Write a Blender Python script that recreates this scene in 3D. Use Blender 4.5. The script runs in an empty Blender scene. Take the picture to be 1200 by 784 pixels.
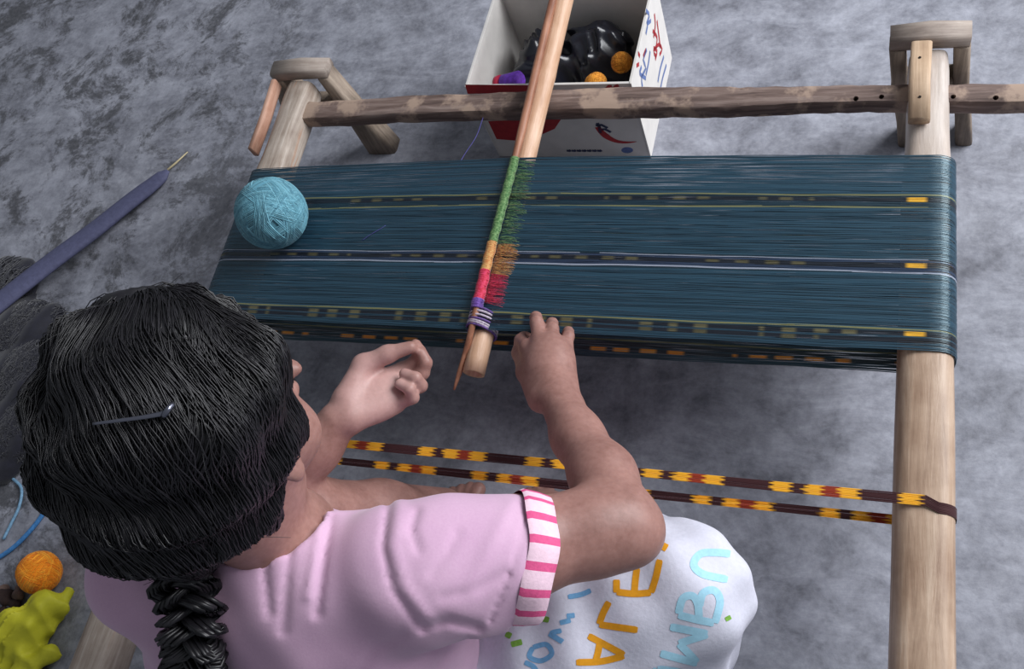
import bpy, bmesh, math, random
import numpy as np
from mathutils import Vector, Matrix, noise
from mathutils.bvhtree import BVHTree

random.seed(7)
rng = np.random.default_rng(7)
SC = bpy.context.scene
COL = SC.collection

# ------------------------------------------------------------------ camera
PC = np.array([600., 392.])
VP_Y = np.array([1110., -2000.]) - PC      # far vanishing point of the beams
VP_X = np.array([-2290., 254.]) - PC       # vanishing point of the warp threads
CAM_H = 1.28
FPX = math.sqrt(-(VP_Y @ VP_X))
_Y = np.array([VP_Y[0], -VP_Y[1], -FPX]); _Y /= np.linalg.norm(_Y)
_X = -np.array([VP_X[0], -VP_X[1], -FPX]); _X /= np.linalg.norm(_X)
ROT = np.array([_X, _Y, np.cross(_X, _Y)])
EYE = np.array([0, 0, CAM_H])

cd = bpy.data.cameras.new('camera')
cam = bpy.data.objects.new('camera', cd); COL.objects.link(cam)
cd.sensor_fit = 'HORIZONTAL'; cd.sensor_width = 36.0; cd.lens = 36.0 * FPX / 1200.0
cd.clip_start = 0.02
M4 = Matrix([list(ROT[i]) + [float(EYE[i])] for i in range(3)] + [[0, 0, 0, 1]])
cam.matrix_world = M4
SC.camera = cam

# ------------------------------------------------------------------ light
world = bpy.data.worlds.new('world'); SC.world = world; world.use_nodes = True
bg = world.node_tree.nodes['Background']
bg.inputs['Color'].default_value = (0.84, 0.90, 1.0, 1); bg.inputs['Strength'].default_value = 0.215


def area(name, loc, target, sx, sy, energy, col):
    l = bpy.data.lights.new(name, 'AREA'); l.shape = 'RECTANGLE'; l.size = sx; l.size_y = sy
    l.energy = energy; l.color = col
    o = bpy.data.objects.new(name, l); COL.objects.link(o); o.location = loc
    o.rotation_euler = (Vector(target) - Vector(loc)).to_track_quat('-Z', 'Y').to_euler()
    return o


# sky light entering through the open side of the porch, beyond and to the right of the loom
area('open_side_daylight_offscreen', (2.3, 2.2, 2.2), (0.0, 0.6, 0.0), 2.6, 2.2, 205, (0.95, 0.97, 1.0))
SC.view_settings.view_transform = 'Standard'; SC.view_settings.look = 'None'
SC.view_settings.gamma = 1.0; SC.view_settings.use_curve_mapping = False
SC.view_settings.exposure = 0.08


# ------------------------------------------------------------------ helpers
def at(u, v, z):
    """photo pixel -> point on the horizontal plane of height z"""
    d = ROT @ np.array([u - PC[0], -(v - PC[1]), -FPX])
    return EYE + d * ((z - CAM_H) / d[2])


def ray(u, v):
    d = ROT @ np.array([u - PC[0], -(v - PC[1]), -FPX])
    return d / np.linalg.norm(d)


def srgb(r, g, b):
    f = lambda c: (c / 12.92 if c <= 0.04045 else ((c + 0.055) / 1.055) ** 2.4)
    return (f(r / 255), f(g / 255), f(b / 255), 1)


def link(o, parent=None):
    COL.objects.link(o)
    if parent is not None:
        o.parent = parent
        o.matrix_parent_inverse = Matrix.Translation(-Vector(parent.location)) if parent.type == 'EMPTY' else Matrix()
    return o


def tag(o, label=None, cat=None, group=None, kind=None):
    if label: o['label'] = label
    if cat: o['category'] = cat
    if group: o['group'] = group
    if kind: o['kind'] = kind
    return o


def empty(name, loc, label, cat, group=None):
    o = bpy.data.objects.new(name, None); o.location = Vector(loc); o.empty_display_size = 0.05
    COL.objects.link(o)
    return tag(o, label, cat, group)


def mesh_obj(name, V, F, m, parent=None, smooth=True):
    me = bpy.data.meshes.new(name)
    me.from_pydata([tuple(map(float, v)) for v in V], [], [tuple(map(int, f)) for f in F]); me.update()
    if m is not None:
        for mm in (m if isinstance(m, (list, tuple)) else [m]): me.materials.append(mm)
    if smooth:
        me.polygons.foreach_set('use_smooth', [True] * len(me.polygons))
    o = bpy.data.objects.new(name, me)
    return link(o, parent)


class MB:
    """collects vertices and faces of one mesh"""
    def __init__(s): s.V = []; s.F = []; s.mi = []

    def add(s, V, F, mi=0):
        n = len(s.V); s.V.extend(V); s.F.extend([tuple(i + n for i in f) for f in F]); s.mi.extend([mi] * len(F))

    def build(s, name, m, parent=None, smooth=True):
        o = mesh_obj(name, s.V, s.F, m, parent, smooth)
        if any(s.mi): o.data.polygons.foreach_set('material_index', s.mi)
        return o


def unit(v):
    v = np.asarray(v, float); return v / (np.linalg.norm(v) + 1e-12)


def tube(path, rad, n=6, cap=True, flat=1.0, up=(0, 0, 1)):
    """swept tube; rad is a number or one per point; flat squashes along up"""
    P = np.asarray(path, float); m = len(P)
    R = np.full(m, rad) if np.isscalar(rad) else np.asarray(rad, float)
    T = np.gradient(P, axis=0); T /= (np.linalg.norm(T, axis=1)[:, None] + 1e-12)
    a = np.array(up, float)
    S = np.cross(T, a); bad = np.linalg.norm(S, axis=1) < 1e-3
    if bad.any(): S[bad] = np.cross(T[bad], (0.3, 1, 0.2))
    S /= np.linalg.norm(S, axis=1)[:, None]; W = np.cross(S, T)
    th = 2 * math.pi * np.arange(n) / n
    V = list((P[:, None, :] + R[:, None, None] * (np.cos(th)[None, :, None] * S[:, None, :] + np.sin(th)[None, :, None] * flat * W[:, None, :])).reshape(-1, 3))
    F = [(i * n + k, i * n + (k + 1) % n, (i + 1) * n + (k + 1) % n, (i + 1) * n + k) for i in range(m - 1) for k in range(n)]
    if cap:
        F.append(tuple(range(n - 1, -1, -1))); F.append(tuple(range((m - 1) * n, m * n)))
    return V, F


def bez(pts, n=30):
    """Catmull-Rom through the points"""
    P = [np.asarray(p, float) for p in pts]
    P = [2 * P[0] - P[1]] + P + [2 * P[-1] - P[-2]]
    out = []
    seg = len(P) - 3
    for q in range(n):
        t = q / (n - 1) * seg; i = min(int(t), seg - 1); t -= i
        a, b, c, d = P[i:i + 4]
        out.append(0.5 * (2 * b + (c - a) * t + (2 * a - 5 * b + 4 * c - d) * t * t + (3 * b - a - 3 * c + d) * t ** 3))
    return np.array(out)


def box_mesh(c, half, rot=None, bevel=0.002):
    bm = bmesh.new(); bmesh.ops.create_cube(bm, size=1)
    for v in bm.verts: v.co = Vector((v.co.x * 2 * half[0], v.co.y * 2 * half[1], v.co.z * 2 * half[2]))
    if bevel: bmesh.ops.bevel(bm, geom=list(bm.edges), offset=bevel, segments=2, affect='EDGES', profile=0.6)
    for v in bm.verts:
        p = v.co
        if rot is not None: p = rot @ p
        v.co = p + Vector(c)
    bm.verts.index_update()
    V = [v.co.copy() for v in bm.verts]; F = [[v.index for v in f.verts] for f in bm.faces]
    bm.free()
    return V, F


# ------------------------------------------------------------------ materials
def mat(name, base, rough=0.6, spec=0.4, sheen=0.0):
    m = bpy.data.materials.new(name); m.use_nodes = True
    b = m.node_tree.nodes['Principled BSDF']
    b.inputs['Base Color'].default_value = base; b.inputs['Roughness'].default_value = rough
    b.inputs['Specular IOR Level'].default_value = spec
    if sheen: b.inputs['Sheen Weight'].default_value = sheen
    return m, m.node_tree, b


def coords(nt, scale=(1, 1, 1), rot=(0, 0, 0)):
    t = nt.nodes.new('ShaderNodeTexCoord'); mp = nt.nodes.new('ShaderNodeMapping')
    mp.inputs['Scale'].default_value = scale; mp.inputs['Rotation'].default_value = rot
    nt.links.new(t.outputs['Object'], mp.inputs['Vector'])
    return mp.outputs['Vector']


def nz(nt, vec, scale, detail=6, rough=0.6, dist=0.0):
    n = nt.nodes.new('ShaderNodeTexNoise'); n.inputs['Scale'].default_value = scale
    n.inputs['Detail'].default_value = detail; n.inputs['Roughness'].default_value = rough
    n.inputs['Distortion'].default_value = dist
    nt.links.new(vec, n.inputs['Vector']); return n.outputs['Fac']


def ramp(nt, fac, stops):
    r = nt.nodes.new('ShaderNodeValToRGB'); e = r.color_ramp.elements
    while len(e) < len(stops): e.new(0.5)
    for q, (p, c) in zip(e, stops): q.position = p; q.color = c
    nt.links.new(fac, r.inputs['Fac']); return r.outputs['Color']


def mixc(nt, fac, a, b, mode='MIX'):
    x = nt.nodes.new('ShaderNodeMix'); x.data_type = 'RGBA'; x.blend_type = mode
    if isinstance(fac, (int, float)): x.inputs['Factor'].default_value = fac
    else: nt.links.new(fac, x.inputs['Factor'])
    for s, v in (('A', a), ('B', b)):
        i = [q for q in x.inputs if q.name == s and q.type == 'RGBA'][0]
        if isinstance(v, tuple): i.default_value = v
        else: nt.links.new(v, i)
    return [q for q in x.outputs if q.type == 'RGBA'][0]


def bump(nt, b, h, strength=0.3, dist=0.005):
    n = nt.nodes.new('ShaderNodeBump'); n.inputs['Strength'].default_value = strength; n.inputs['Distance'].default_value = dist
    nt.links.new(h, n.inputs['Height']); nt.links.new(n.outputs['Normal'], b.inputs['Normal'])


def wood(name, dark, mid, light, axis='Y', rough=0.65, scale=1.0, patch=None):
    m, nt, b = mat(name, mid, rough)
    st = {'X': (1.2, 16, 16), 'Y': (16, 1.2, 16), 'Z': (16, 16, 1.2)}[axis]
    v = coords(nt, tuple(q * scale for q in st))
    g = nz(nt, v, 6, 8, 0.65, 0.4)
    c = ramp(nt, g, [(0.3, dark), (0.5, mid), (0.68, light)])
    v2 = coords(nt, (1, 1, 1)); big = nz(nt, v2, 14, 5, 0.6)
    if patch:
        c = mixc(nt, ramp(nt, big, [(0.52, (0, 0, 0, 1)), (0.6, (1, 1, 1, 1))]), c, patch)
    else:
        c = mixc(nt, 0.35, c, ramp(nt, big, [(0.35, dark), (0.65, light)]))
    nt.links.new(c, b.inputs['Base Color']); bump(nt, b, g, 0.35, 0.003)
    return m


def plain(name, base, rough=0.7, var=0.25, scale=60, spec=0.3, sheen=0.0, bstr=0.2):
    m, nt, b = mat(name, base, rough, spec, sheen)
    v = coords(nt); n = nz(nt, v, scale, 4)
    lo = tuple(base[i] * (1 - var) for i in range(3)) + (1,); hi = tuple(min(1, base[i] * (1 + var)) for i in range(3)) + (1,)
    nt.links.new(ramp(nt, n, [(0.3, lo), (0.7, hi)]), b.inputs['Base Color'])
    if bstr: bump(nt, b, n, bstr, 0.002)
    return m


def attr_mat(name, rough=0.75, spec=0.3, sheen=0.2):
    m, nt, b = mat(name, (0.1, 0.1, 0.1, 1), rough, spec, sheen)
    a = nt.nodes.new('ShaderNodeAttribute'); a.attribute_name = 'col'
    nt.links.new(a.outputs['Color'], b.inputs['Base Color'])
    return m


# cement floor: grey, cloudy trowel marks, dark worn flecks
mf, nt, b = mat('cement', (0.2, 0.2, 0.2, 1), 0.55, 0.4)
v = coords(nt)
n1 = nz(nt, v, 2.6, 10, 0.62, 0.3); n2 = nz(nt, v, 18, 10, 0.72, 0.2); n3 = nz(nt, v, 110, 3, 0.6)
vs = coords(nt, (1, 2.2, 1), (0, 0, 0.75)); n4 = nz(nt, vs, 5.5, 11, 0.72, 0.9)
c1 = ramp(nt, n1, [(0.36, srgb(98, 99, 109)), (0.5, srgb(138, 140, 152)), (0.64, srgb(172, 174, 187))])
c1 = mixc(nt, 0.5, c1, ramp(nt, n4, [(0.38, srgb(76, 77, 86)), (0.5, srgb(138, 140, 152)), (0.62, srgb(192, 194, 206))]))
c1 = mixc(nt, 0.42, c1, ramp(nt, n2, [(0.36, srgb(70, 71, 80)), (0.64, srgb(186, 188, 200))]))
# worn area with black flecks towards the far left of the yard
gx = nt.nodes.new('ShaderNodeSeparateXYZ'); nt.links.new(coords(nt), gx.inputs[0])
mr = nt.nodes.new('ShaderNodeMapRange'); mr.inputs['From Min'].default_value = -0.85; mr.inputs['From Max'].default_value = -1.35
nt.links.new(gx.outputs['X'], mr.inputs['Value'])
fl = ramp(nt, nz(nt, v, 7, 14, 0.8, 0.3), [(0.49, (0, 0, 0, 1)), (0.57, (1, 1, 1, 1))])
mu = nt.nodes.new('ShaderNodeMath'); mu.operation = 'MULTIPLY'; nt.links.new(mr.outputs[0], mu.inputs[0]); nt.links.new(fl, mu.inputs[1])
mu2 = nt.nodes.new('ShaderNodeMath'); mu2.operation = 'MULTIPLY'; mu2.inputs[1].default_value = 0.85; nt.links.new(mu.outputs[0], mu2.inputs[0])
c1 = mixc(nt, mu2.outputs[0], c1, srgb(44, 44, 48))
c1 = mixc(nt, 0.14, c1, ramp(nt, n3, [(0.3, srgb(70, 70, 74)), (0.7, srgb(185, 185, 190))]))
nt.links.new(c1, b.inputs['Base Color']); bump(nt, b, n2, 0.25, 0.004)
nt.links.new(ramp(nt, n1, [(0.3, (0.42,) * 3 + (1,)), (0.7, (0.62,) * 3 + (1,))]), b.inputs['Roughness'])

M_BEAM = wood('beam_wood', srgb(128, 100, 80), srgb(172, 143, 120), srgb(202, 178, 156), 'Y', 0.42)
nt = M_BEAM.node_tree; b = nt.nodes['Principled BSDF']; old = b.inputs['Base Color'].links[0].from_socket
sx = nt.nodes.new('ShaderNodeSeparateXYZ'); nt.links.new(coords(nt), sx.inputs[0])
mr = nt.nodes.new('ShaderNodeMapRange'); mr.inputs['From Min'].default_value = 0.60; mr.inputs['From Max'].default_value = 0.85; mr.inputs['To Max'].default_value = 0.7
nt.links.new(sx.outputs['Y'], mr.inputs['Value'])
nt.links.new(mixc(nt, mr.outputs[0], old, ramp(nt, nz(nt, coords(nt, (30, 4, 30)), 3, 6), [(0.3, srgb(172, 164, 158)), (0.7, srgb(214, 208, 204))])), b.inputs['Base Color'])
M_BEAMOLD = wood('old_beam_wood', srgb(120, 102, 90), srgb(170, 155, 142), srgb(205, 193, 182), 'Y', 0.6)
nt = M_BEAMOLD.node_tree; b = nt.nodes['Principled BSDF']; old = b.inputs['Base Color'].links[0].from_socket
st_ = ramp(nt, nz(nt, coords(nt, (34, 2.5, 34)), 2.2, 4), [(0.58, (0, 0, 0, 1)), (0.66, (0.6, 0.6, 0.6, 1))])
nt.links.new(mixc(nt, st_, old, srgb(176, 116, 74)), b.inputs['Base Color'])
M_STAND = wood('stand_wood', srgb(88, 76, 66), srgb(136, 120, 106), srgb(170, 154, 138), 'Z', 0.7)
M_BAR = wood('bar_wood', srgb(112, 98, 90), srgb(160, 146, 136), srgb(190, 178, 168), 'X', 0.7)
M_TAN = wood('tan_plank', srgb(150, 122, 98), srgb(190, 162, 134), srgb(212, 186, 158), 'Y', 0.6)
M_RED = wood('reddish_plank', srgb(140, 96, 76), srgb(184, 138, 116), srgb(206, 168, 148), 'Y', 0.6)
M_POLE = wood('weathered_pole', srgb(66, 52, 48), srgb(112, 93, 86), srgb(146, 128, 120), 'X', 0.7, 1.0, srgb(165, 142, 126))
M_BAMBOO = wood('bamboo', srgb(178, 134, 104), srgb(208, 168, 138), srgb(224, 190, 164), 'Y', 0.4, 1.4)
M_BAMCUT = wood('bamboo_cut', srgb(160, 124, 88), srgb(206, 172, 134), srgb(226, 200, 168), 'Y', 0.6, 1.4)
M_ROD = wood('rod_wood', srgb(108, 66, 48), srgb(156, 104, 80), srgb(188, 136, 108), 'Y', 0.5, 1.4)
M_NAIL = plain('rusty_nail', srgb(22, 18, 16), 0.9, 0.1)
M_THREAD = attr_mat('dyed_thread', 0.75, 0.3, 0.1)
M_WARP = attr_mat('warp_thread', 0.34, 1.0, 0.0)
M_WARP.node_tree.nodes['Principled BSDF'].inputs['Specular Tint'].default_value = (0.75, 0.95, 1.0, 1)


def set_cols(o, cols):
    a = o.data.color_attributes.new('col', 'FLOAT_COLOR', 'POINT')
    a.data.foreach_set('color', np.asarray(cols, np.float32).ravel())


# ------------------------------------------------------------------ setting
fo = mesh_obj('floor', [(-6, -4, 0), (5, -4, 0), (5, 6, 0), (-6, 6, 0)], [(0, 1, 2, 3)], mf, None, False)
tag(fo, 'mottled grey cement floor with dark worn flecks', None, None, 'structure')

# ------------------------------------------------------------------ loom frame
ZT = 0.224                      # top of the stretched warp
BR = 0.0315                     # half thickness of a beam
ZB = ZT - BR - 0.002            # axis height of the beams
XR = at(1086, 600, ZT)[0] - 0.001
XL = at(305, 200, ZT)[0] + 0.005


def sup(th, r, e=0.62):
    c, s = math.cos(th), math.sin(th)
    return r * math.copysign(abs(c) ** e, c), r * math.copysign(abs(s) ** e, s)


def beam(name, x, y0, y1, m, parent, seed):
    n, k = 44, 24
    V, F = [], []
    for i in range(n):
        y = y0 + (y1 - y0) * i / (n - 1)
        w = 1 + 0.03 * math.sin(y * 5 + seed) + 0.012 * math.sin(y * 17 + seed)
        w *= 1 - 0.13 * min(1, max(0, (y - 0.74) / 0.08))
        w *= 1 - 0.06 * max(0, (abs(2 * i / (n - 1) - 1) - 0.96) / 0.04)
        for j in range(k):
            a, c = sup(2 * math.pi * j / k, BR * w)
            V.append((x + a, y, ZB + c + 0.0006 * math.sin(y * 31 + j)))
    for i in range(n - 1):
        for j in range(k):
            F.append((i * k + j, (i + 1) * k + j, (i + 1) * k + (j + 1) % k, i * k + (j + 1) % k))
    F.append(tuple(range(k))); F.append(tuple(range((n - 1) * k + k - 1, (n - 1) * k - 1, -1)))
    return mesh_obj(name, V, F, m, parent)


YR_END = at(1090, 53, ZT)[1]
YL_END = at(340, 92, ZT)[1]
loom = empty('loom_frame', (XR, YR_END, 0), 'low wooden loom frame, two thick beams on stands joined by a weathered pole', 'loom')
br = beam('beam', XR, -0.16, YR_END, M_BEAM, loom, 1.0); tag(br, 'smooth tan wooden beam wrapped by the teal warp')
bl = beam('beam', XL, -0.16, YL_END, M_BEAMOLD, loom, 2.4); tag(bl, 'pale weathered beam under the teal yarn ball')


def plank(name, path, wx, wz, m, parent, jit=0.0):
    """box-section bar along path with half sizes wx (side), wz (up), rounded corners"""
    P = np.asarray(path, float); V = []; F = []; k = 12
    T = np.gradient(P, axis=0)
    for i in range(len(P)):
        t = unit(T[i]); s = np.cross(t, (0, 0, 1))
        s = unit(s) if np.linalg.norm(s) > 0.2 else np.array([1., 0, 0])
        w = np.cross(s, t)
        a = wx[i] if hasattr(wx, '__len__') else wx; c = wz[i] if hasattr(wz, '__len__') else wz
        for j in range(k):
            th = 2 * math.pi * (j + 0.5) / k
            q, r = sup(th, 1.0, 0.4)
            jj = 1 + jit * math.sin(i * 2.3 + j * 1.7)
            V.append(P[i] + s * q * a * jj + w * r * c * jj)
    for i in range(len(P) - 1):
        for j in range(k):
            F.append((i * k + j, i * k + (j + 1) % k, (i + 1) * k + (j + 1) % k, (i + 1) * k + j))
    F.append(tuple(range(k - 1, -1, -1))); F.append(tuple(range((len(P) - 1) * k, len(P) * k)))
    return mesh_obj(name, V, F, m, parent)


def stand(x, y, parent, splay, half, flare, stub=False, foot_shear=0.0):
    s = MB(); top = 0.232
    t = plank('stand', [(x - half - 0.006, y + 0.02, top - 0.013), (x, y + 0.021, top - 0.011), (x + half + 0.006, y + 0.02, top - 0.013)],
              [0.017, 0.018, 0.017], [0.0115, 0.012, 0.0115], M_BAR, parent, 0.02)
    tag(t, 'upright end stand of grey weathered wood')
    for sg in (-1, 1):
        pth = [(x + sg * (half - 0.004 + (splay + flare * 0.8) * q) + foot_shear * q, y + 0.018, z) for q, z in (((1.0, 0.0), (0.75, 0.05), (0.35, 0.12), (0.0, top - 0.02)) if sg > 0 or not stub else ((0.2, 0.15), (0.15, 0.17), (0.1, 0.19), (0.0, top - 0.02)))]
        l = plank('leg', pth, [0.0125 + flare, 0.0115 + flare * 0.75, 0.011 + flare * 0.3, 0.011], [0.022, 0.021, 0.02, 0.019], M_STAND, t, 0.03)
    plank('cross_rail', [(x - half, y + 0.018, ZB - BR - 0.022), (x + half, y + 0.018, ZB - BR - 0.022)], 0.016, 0.012, M_STAND, t)
    return t


YSR = at(1062, 178, 0)[1] + 0.012
stand(XR, YSR, loom, 0.0, 0.045, 0.0, False, 0.026)  # both legs sheared sideways so the feet land on their image pixels
YSL = at(420, 182, 0)[1] + 0.004
stand(XL, YSL, loom, 0.004, 0.050, 0.019, True)

# pole with peg holes that keeps the beams apart
zp = ZB + 0.002
pp = [(340, 136, 13), (372, 134, 14), (420, 132, 14), (480, 128, 15), (560, 126, 15), (640, 123, 17), (720, 121, 18), (800, 120, 17.5), (860, 120, 16.5),
      (900, 119, 15), (960, 117, 13.5), (1010, 116, 13), (1060, 116, 13), (1120, 116, 13.5), (1200, 116, 13.5), (1290, 116, 13.5)]
path = bez([at(u, v_, zp) for u, v_, w in pp], 60)
wid = np.interp(path[:, 0], [at(u, v_, zp)[0] for u, v_, w in pp], [w / (1070 / np.linalg.norm(at(u, v_, zp) - EYE)) * 0.93 for u, v_, w in pp])
wid *= 1 + 0.03 * np.sin(np.arange(60) * 1.1) + 0.02 * np.sin(np.arange(60) * 2.7)
pole = plank('pole', path, wid, np.full(60, 0.0145), M_POLE, loom, 0.03)
tag(pole, 'weathered grey-brown wooden pole with peg holes')


def disc_on(u, v_, z, r, parent, name, m, h=0.0012):
    p = at(u, v_, z); V = []; F = []
    for j in range(10):
        a = 2 * math.pi * j / 10; V.append((p[0] + r * math.cos(a), p[1] + r * math.sin(a), z))
    V += [(x, y, z - h) for x, y, z in V]
    F.append(tuple(range(10)))
    F += [(j, j + 10, (j + 1) % 10 + 10, (j + 1) % 10) for j in range(10)]
    return mesh_obj(name, V, F, m, parent, False)


def outward(o):
    bm = bmesh.new(); bm.from_mesh(o.data); bmesh.ops.recalc_face_normals(bm, faces=bm.faces); bm.to_mesh(o.data); bm.free(); o.data.update()


outward(pole)
cutters = []
for u, v_ in ((1003, 115), (1033, 113), (1117, 113), (1167, 114)):
    p = at(u, v_, zp + 0.0145)
    cutters.append(mesh_obj('cutter', *tube([(p[0], p[1], zp - 0.04), (p[0], p[1], zp + 0.04)], 0.0036, 14, True, 1.0, (0, 1, 0)), None))
    outward(cutters[-1])
    md = pole.modifiers.new('bore', 'BOOLEAN'); md.operation = 'DIFFERENCE'; md.solver = 'EXACT'; md.object = cutters[-1]
    Vt, Ft = tube([(p[0], p[1], zp - 0.013), (p[0], p[1], zp + 0.012)], 0.0036, 14, False, 1.0, (0, 1, 0))
    mesh_obj('peg_hole', Vt, [q[::-1] for q in Ft], M_POLE, pole)          # wall of the bored hole
bpy.context.view_layer.update()
bored = bpy.data.meshes.new_from_object(pole.evaluated_get(bpy.context.evaluated_depsgraph_get()))
pole.modifiers.clear(); pole.data = bored
bored.set_sharp_from_angle(angle=0.7)
for c in cutters: bpy.data.objects.remove(c, do_unlink=True)

# planks lashed to the beam ends
a0, a1 = at(1080, 52, ZT + 0.004), at(1080, 141, ZT + 0.004)
pk = plank('side_plank', [(a0[0], a0[1], ZT + 0.004), (a0[0] - 0.002, (a0[1] + a1[1]) / 2, ZT + 0.004), (a1[0] - 0.003, a1[1], ZT + 0.003)], 0.0135, 0.0075, M_TAN, loom)
tag(pk, 'short tan plank nailed on the beam end')
disc_on(1078, 67, ZT + 0.0121, 0.0018, pk, 'nail', M_NAIL); disc_on(1078, 113, ZT + 0.0121, 0.0018, pk, 'nail', M_NAIL)
b0, b1 = at(324, 98, ZT - 0.01), at(297, 178, ZT - 0.01)
pk = plank('side_plank', [b0, (b0 + b1) / 2 + np.array([0.002, 0, 0]), b1], 0.0055, 0.012, M_RED, loom)
tag(pk, 'thin reddish strip of wood along the weathered beam')

# ------------------------------------------------------------------ bamboo tube and heddle rod lines
TR = 0.0155                                     # tube radius
tb0 = at(555, 438, 0.207); tb1 = at(661, 0, 0.236)
tdir = unit(tb1 - tb0)


def tube_at_y(y): return tb0 + tdir * ((y - tb0[1]) / tdir[1])


# ------------------------------------------------------------------ warp: threads looped round both beams
Y0, Y1 = at(1090, 411, ZT)[1], at(1090, 181, ZT)[1]
WR = BR + 0.0022


def loop_path(y, ns, ds, zoff):
    """points of one loop round the two beams at depth y: upper run (raised over the bamboo tube), right turn, lower run, left turn"""
    tc = tube_at_y(y); zpk = tc[2] + TR + 0.0012
    xs = np.linspace(XL, XR, ns); zz = np.interp(xs, [XL, tc[0] - 0.012, tc[0] + 0.012, XR], [ZT, zpk, zpk, ZT]) + zoff
    pts = [(x, z) for x, z in zip(xs, zz)]
    for j in range(1, 12):
        a, c = sup(math.pi / 2 - math.pi * j / 12, WR + zoff, 0.7); pts.append((XR + a, ZB + c))
    zl = ZB - WR - zoff
    pts += [(x, zl) for x in np.linspace(XR, XL, ns)]
    for j in range(1, 12):
        a, c = sup(-math.pi / 2 - math.pi * j / 12, WR + zoff, 0.7); pts.append((XL + a, ZB + c))
    return np.array(pts)


TEAL = np.array(srgb(37, 65, 83)[:3]); TEAL2 = np.array(srgb(46, 78, 97)[:3]); TEALD = np.array(srgb(26, 48, 62)[:3])
INK = np.array(srgb(24, 22, 34)[:3]); YEL = np.array(srgb(244, 186, 50)[:3]); OLIVE = np.array(srgb(132, 130, 88)[:3])
WHITE = np.array(srgb(160, 166, 182)[:3]); DULL = np.array(srgb(104, 96, 66)[:3]); NAVY = np.array(srgb(46, 58, 84)[:3])


def thread_sheet(name, js, N, ns, colfn, parent, half=None, label=None):
    V, F, C = [], [], []
    pitch = (Y1 - Y0) / N; hw = half or pitch * 0.62
    for j in js:
        y = Y0 + (j + 0.5) * pitch; rnd = random.random()
        pth = loop_path(y, ns, 0, (random.random() - 0.5) * 0.0007)
        ph = [random.random() * 6.28 for _ in range(3)]
        L = len(pth)
        s = np.arange(L) / L
        # wandering is shared by neighbours, so that threads bunch and part
        yy = y + pitch * (1.1 * np.sin(s * 25 + j * 0.13) + 0.7 * np.sin(s * 61 + j * 0.4 + ph[0]) + 0.35 * np.sin(s * 140 + ph[1])) * 0.55
        for e in (0,):
            base = len(V)
            for i in range(L):
                x, z = pth[i]
                x0, z0 = pth[i - 1]; x1, z1 = pth[(i + 1) % L]
                tx, tz = x1 - x0, z1 - z0; q = math.hypot(tx, tz) + 1e-9; nx, nzv = -tz / q, tx / q
                V.append((x, yy[i] - hw, z)); V.append((x + nx * 0.0008, yy[i], z + nzv * 0.0008)); V.append((x, yy[i] + hw, z))
                c = tuple(colfn(j, x, i < ns + 6, rnd)) + (1,)
                C += [c, c, c]
            for i in range(L):
                a = base + 3 * i; b2 = base + 3 * ((i + 1) % L)
                F.append((a, a + 1, b2 + 1, b2)); F.append((a + 1, a + 2, b2 + 2, b2 + 1))
    o = mesh_obj(name, V, F, M_WARP, parent); set_cols(o, C)
    if label: tag(o, label)
    return o


NT = 250
FR = lambda j: 1 - (j + 0.5) / NT              # 0 at far edge, 1 at near edge


def is_stripe(f): return 0.218 < f < 0.296 or 0.562 < f < 0.632 or f > 0.905


def teal_col(j, x, top, rnd):
    w = 0.5 + 0.5 * math.sin(j * 0.9) * math.sin(j * 0.31 + 2)
    c = TEAL * (1 - w) + TEAL2 * w
    if rnd < 0.16: c = TEALD
    elif rnd < 0.3: c = (TEAL + TEALD) / 2
    return c


def dashes(x, seed, per=0.036, length=0.017, grp=0.155):
    """ikat marks: groups of three short dashes"""
    t = (x - XR) + seed
    g = (t / grp) % 1.0
    if g > 0.72: return False
    return ((t % per) < length)


def stripe_col(j, x, top, rnd):
    f = FR(j)
    right = XR - 0.024 < x < XR - 0.004 and top
    if f < 0.3:
        if f < 0.228 or 0.287 < f: return OLIVE
        if 0.237 < f < 0.260:
            if right: return YEL
            return DULL * 0.8 if (x < -0.05 and dashes(x, 0.0, 0.036, 0.016, 0.21) and 0.24 < f < 0.256) else INK
        return TEALD
    if f < 0.64:
        if f < 0.570 or f > 0.625: return WHITE
        if 0.580 < f < 0.606:
            if right: return YEL
            return DULL * 0.8 if (x < -0.05 and dashes(x, 0.05, 0.036, 0.016, 0.23) and 0.586 < f < 0.602) else INK
        return NAVY
    if f < 0.914: return OLIVE
    if f < 0.922: return TEALD
    if f < 0.940:
        if top:
            if right: return YEL
            if x < XR - 0.04 and dashes(x, 0.02, 0.036, 0.016, 0.17): return DULL
        return INK
    if f < 0.950: return TEAL
    if f < 0.970:
        if top: return DULL * 0.7 if x < XR - 0.12 and dashes(x, 0.02, 0.036, 0.016, 0.17) else INK
        return YEL * np.array([1.0, .74, .45]) if dashes(x, 0.03, 0.036, 0.021, 0.2) else INK
    return TEAL if rnd > 0.3 else TEALD


warp = empty('warp', (XR, Y1, ZT), 'wide teal warp of fine threads stretched round both loom beams', 'textile')
tag(thread_sheet('teal_threads', [j for j in range(NT) if not is_stripe(FR(j))], NT, 46, teal_col, warp), kind='stuff')
for nm, lo_, hi_, lb in (('stripe_band', 0.2, 0.3, 'dark stripe edged with olive yellow threads'), ('stripe_band', 0.55, 0.64, 'dark stripe edged with white threads'),
                         ('edge_band', 0.9, 1.0, 'dark edge stripe with yellow dashes')):
    tag(thread_sheet(nm, [j for j in range(NT) if is_stripe(FR(j)) and lo_ < FR(j) <= hi_], NT, 190, stripe_col, warp, None, lb), kind='stuff')

# narrow ikat band looped round the beams, nearer the weaver
yb = at(1095, 588, ZT)[1]
BROWN = np.array(srgb(62, 28, 32)[:3]); RUST = np.array(srgb(150, 52, 30)[:3]); GOLD = np.array(srgb(240, 176, 44)[:3])


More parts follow.
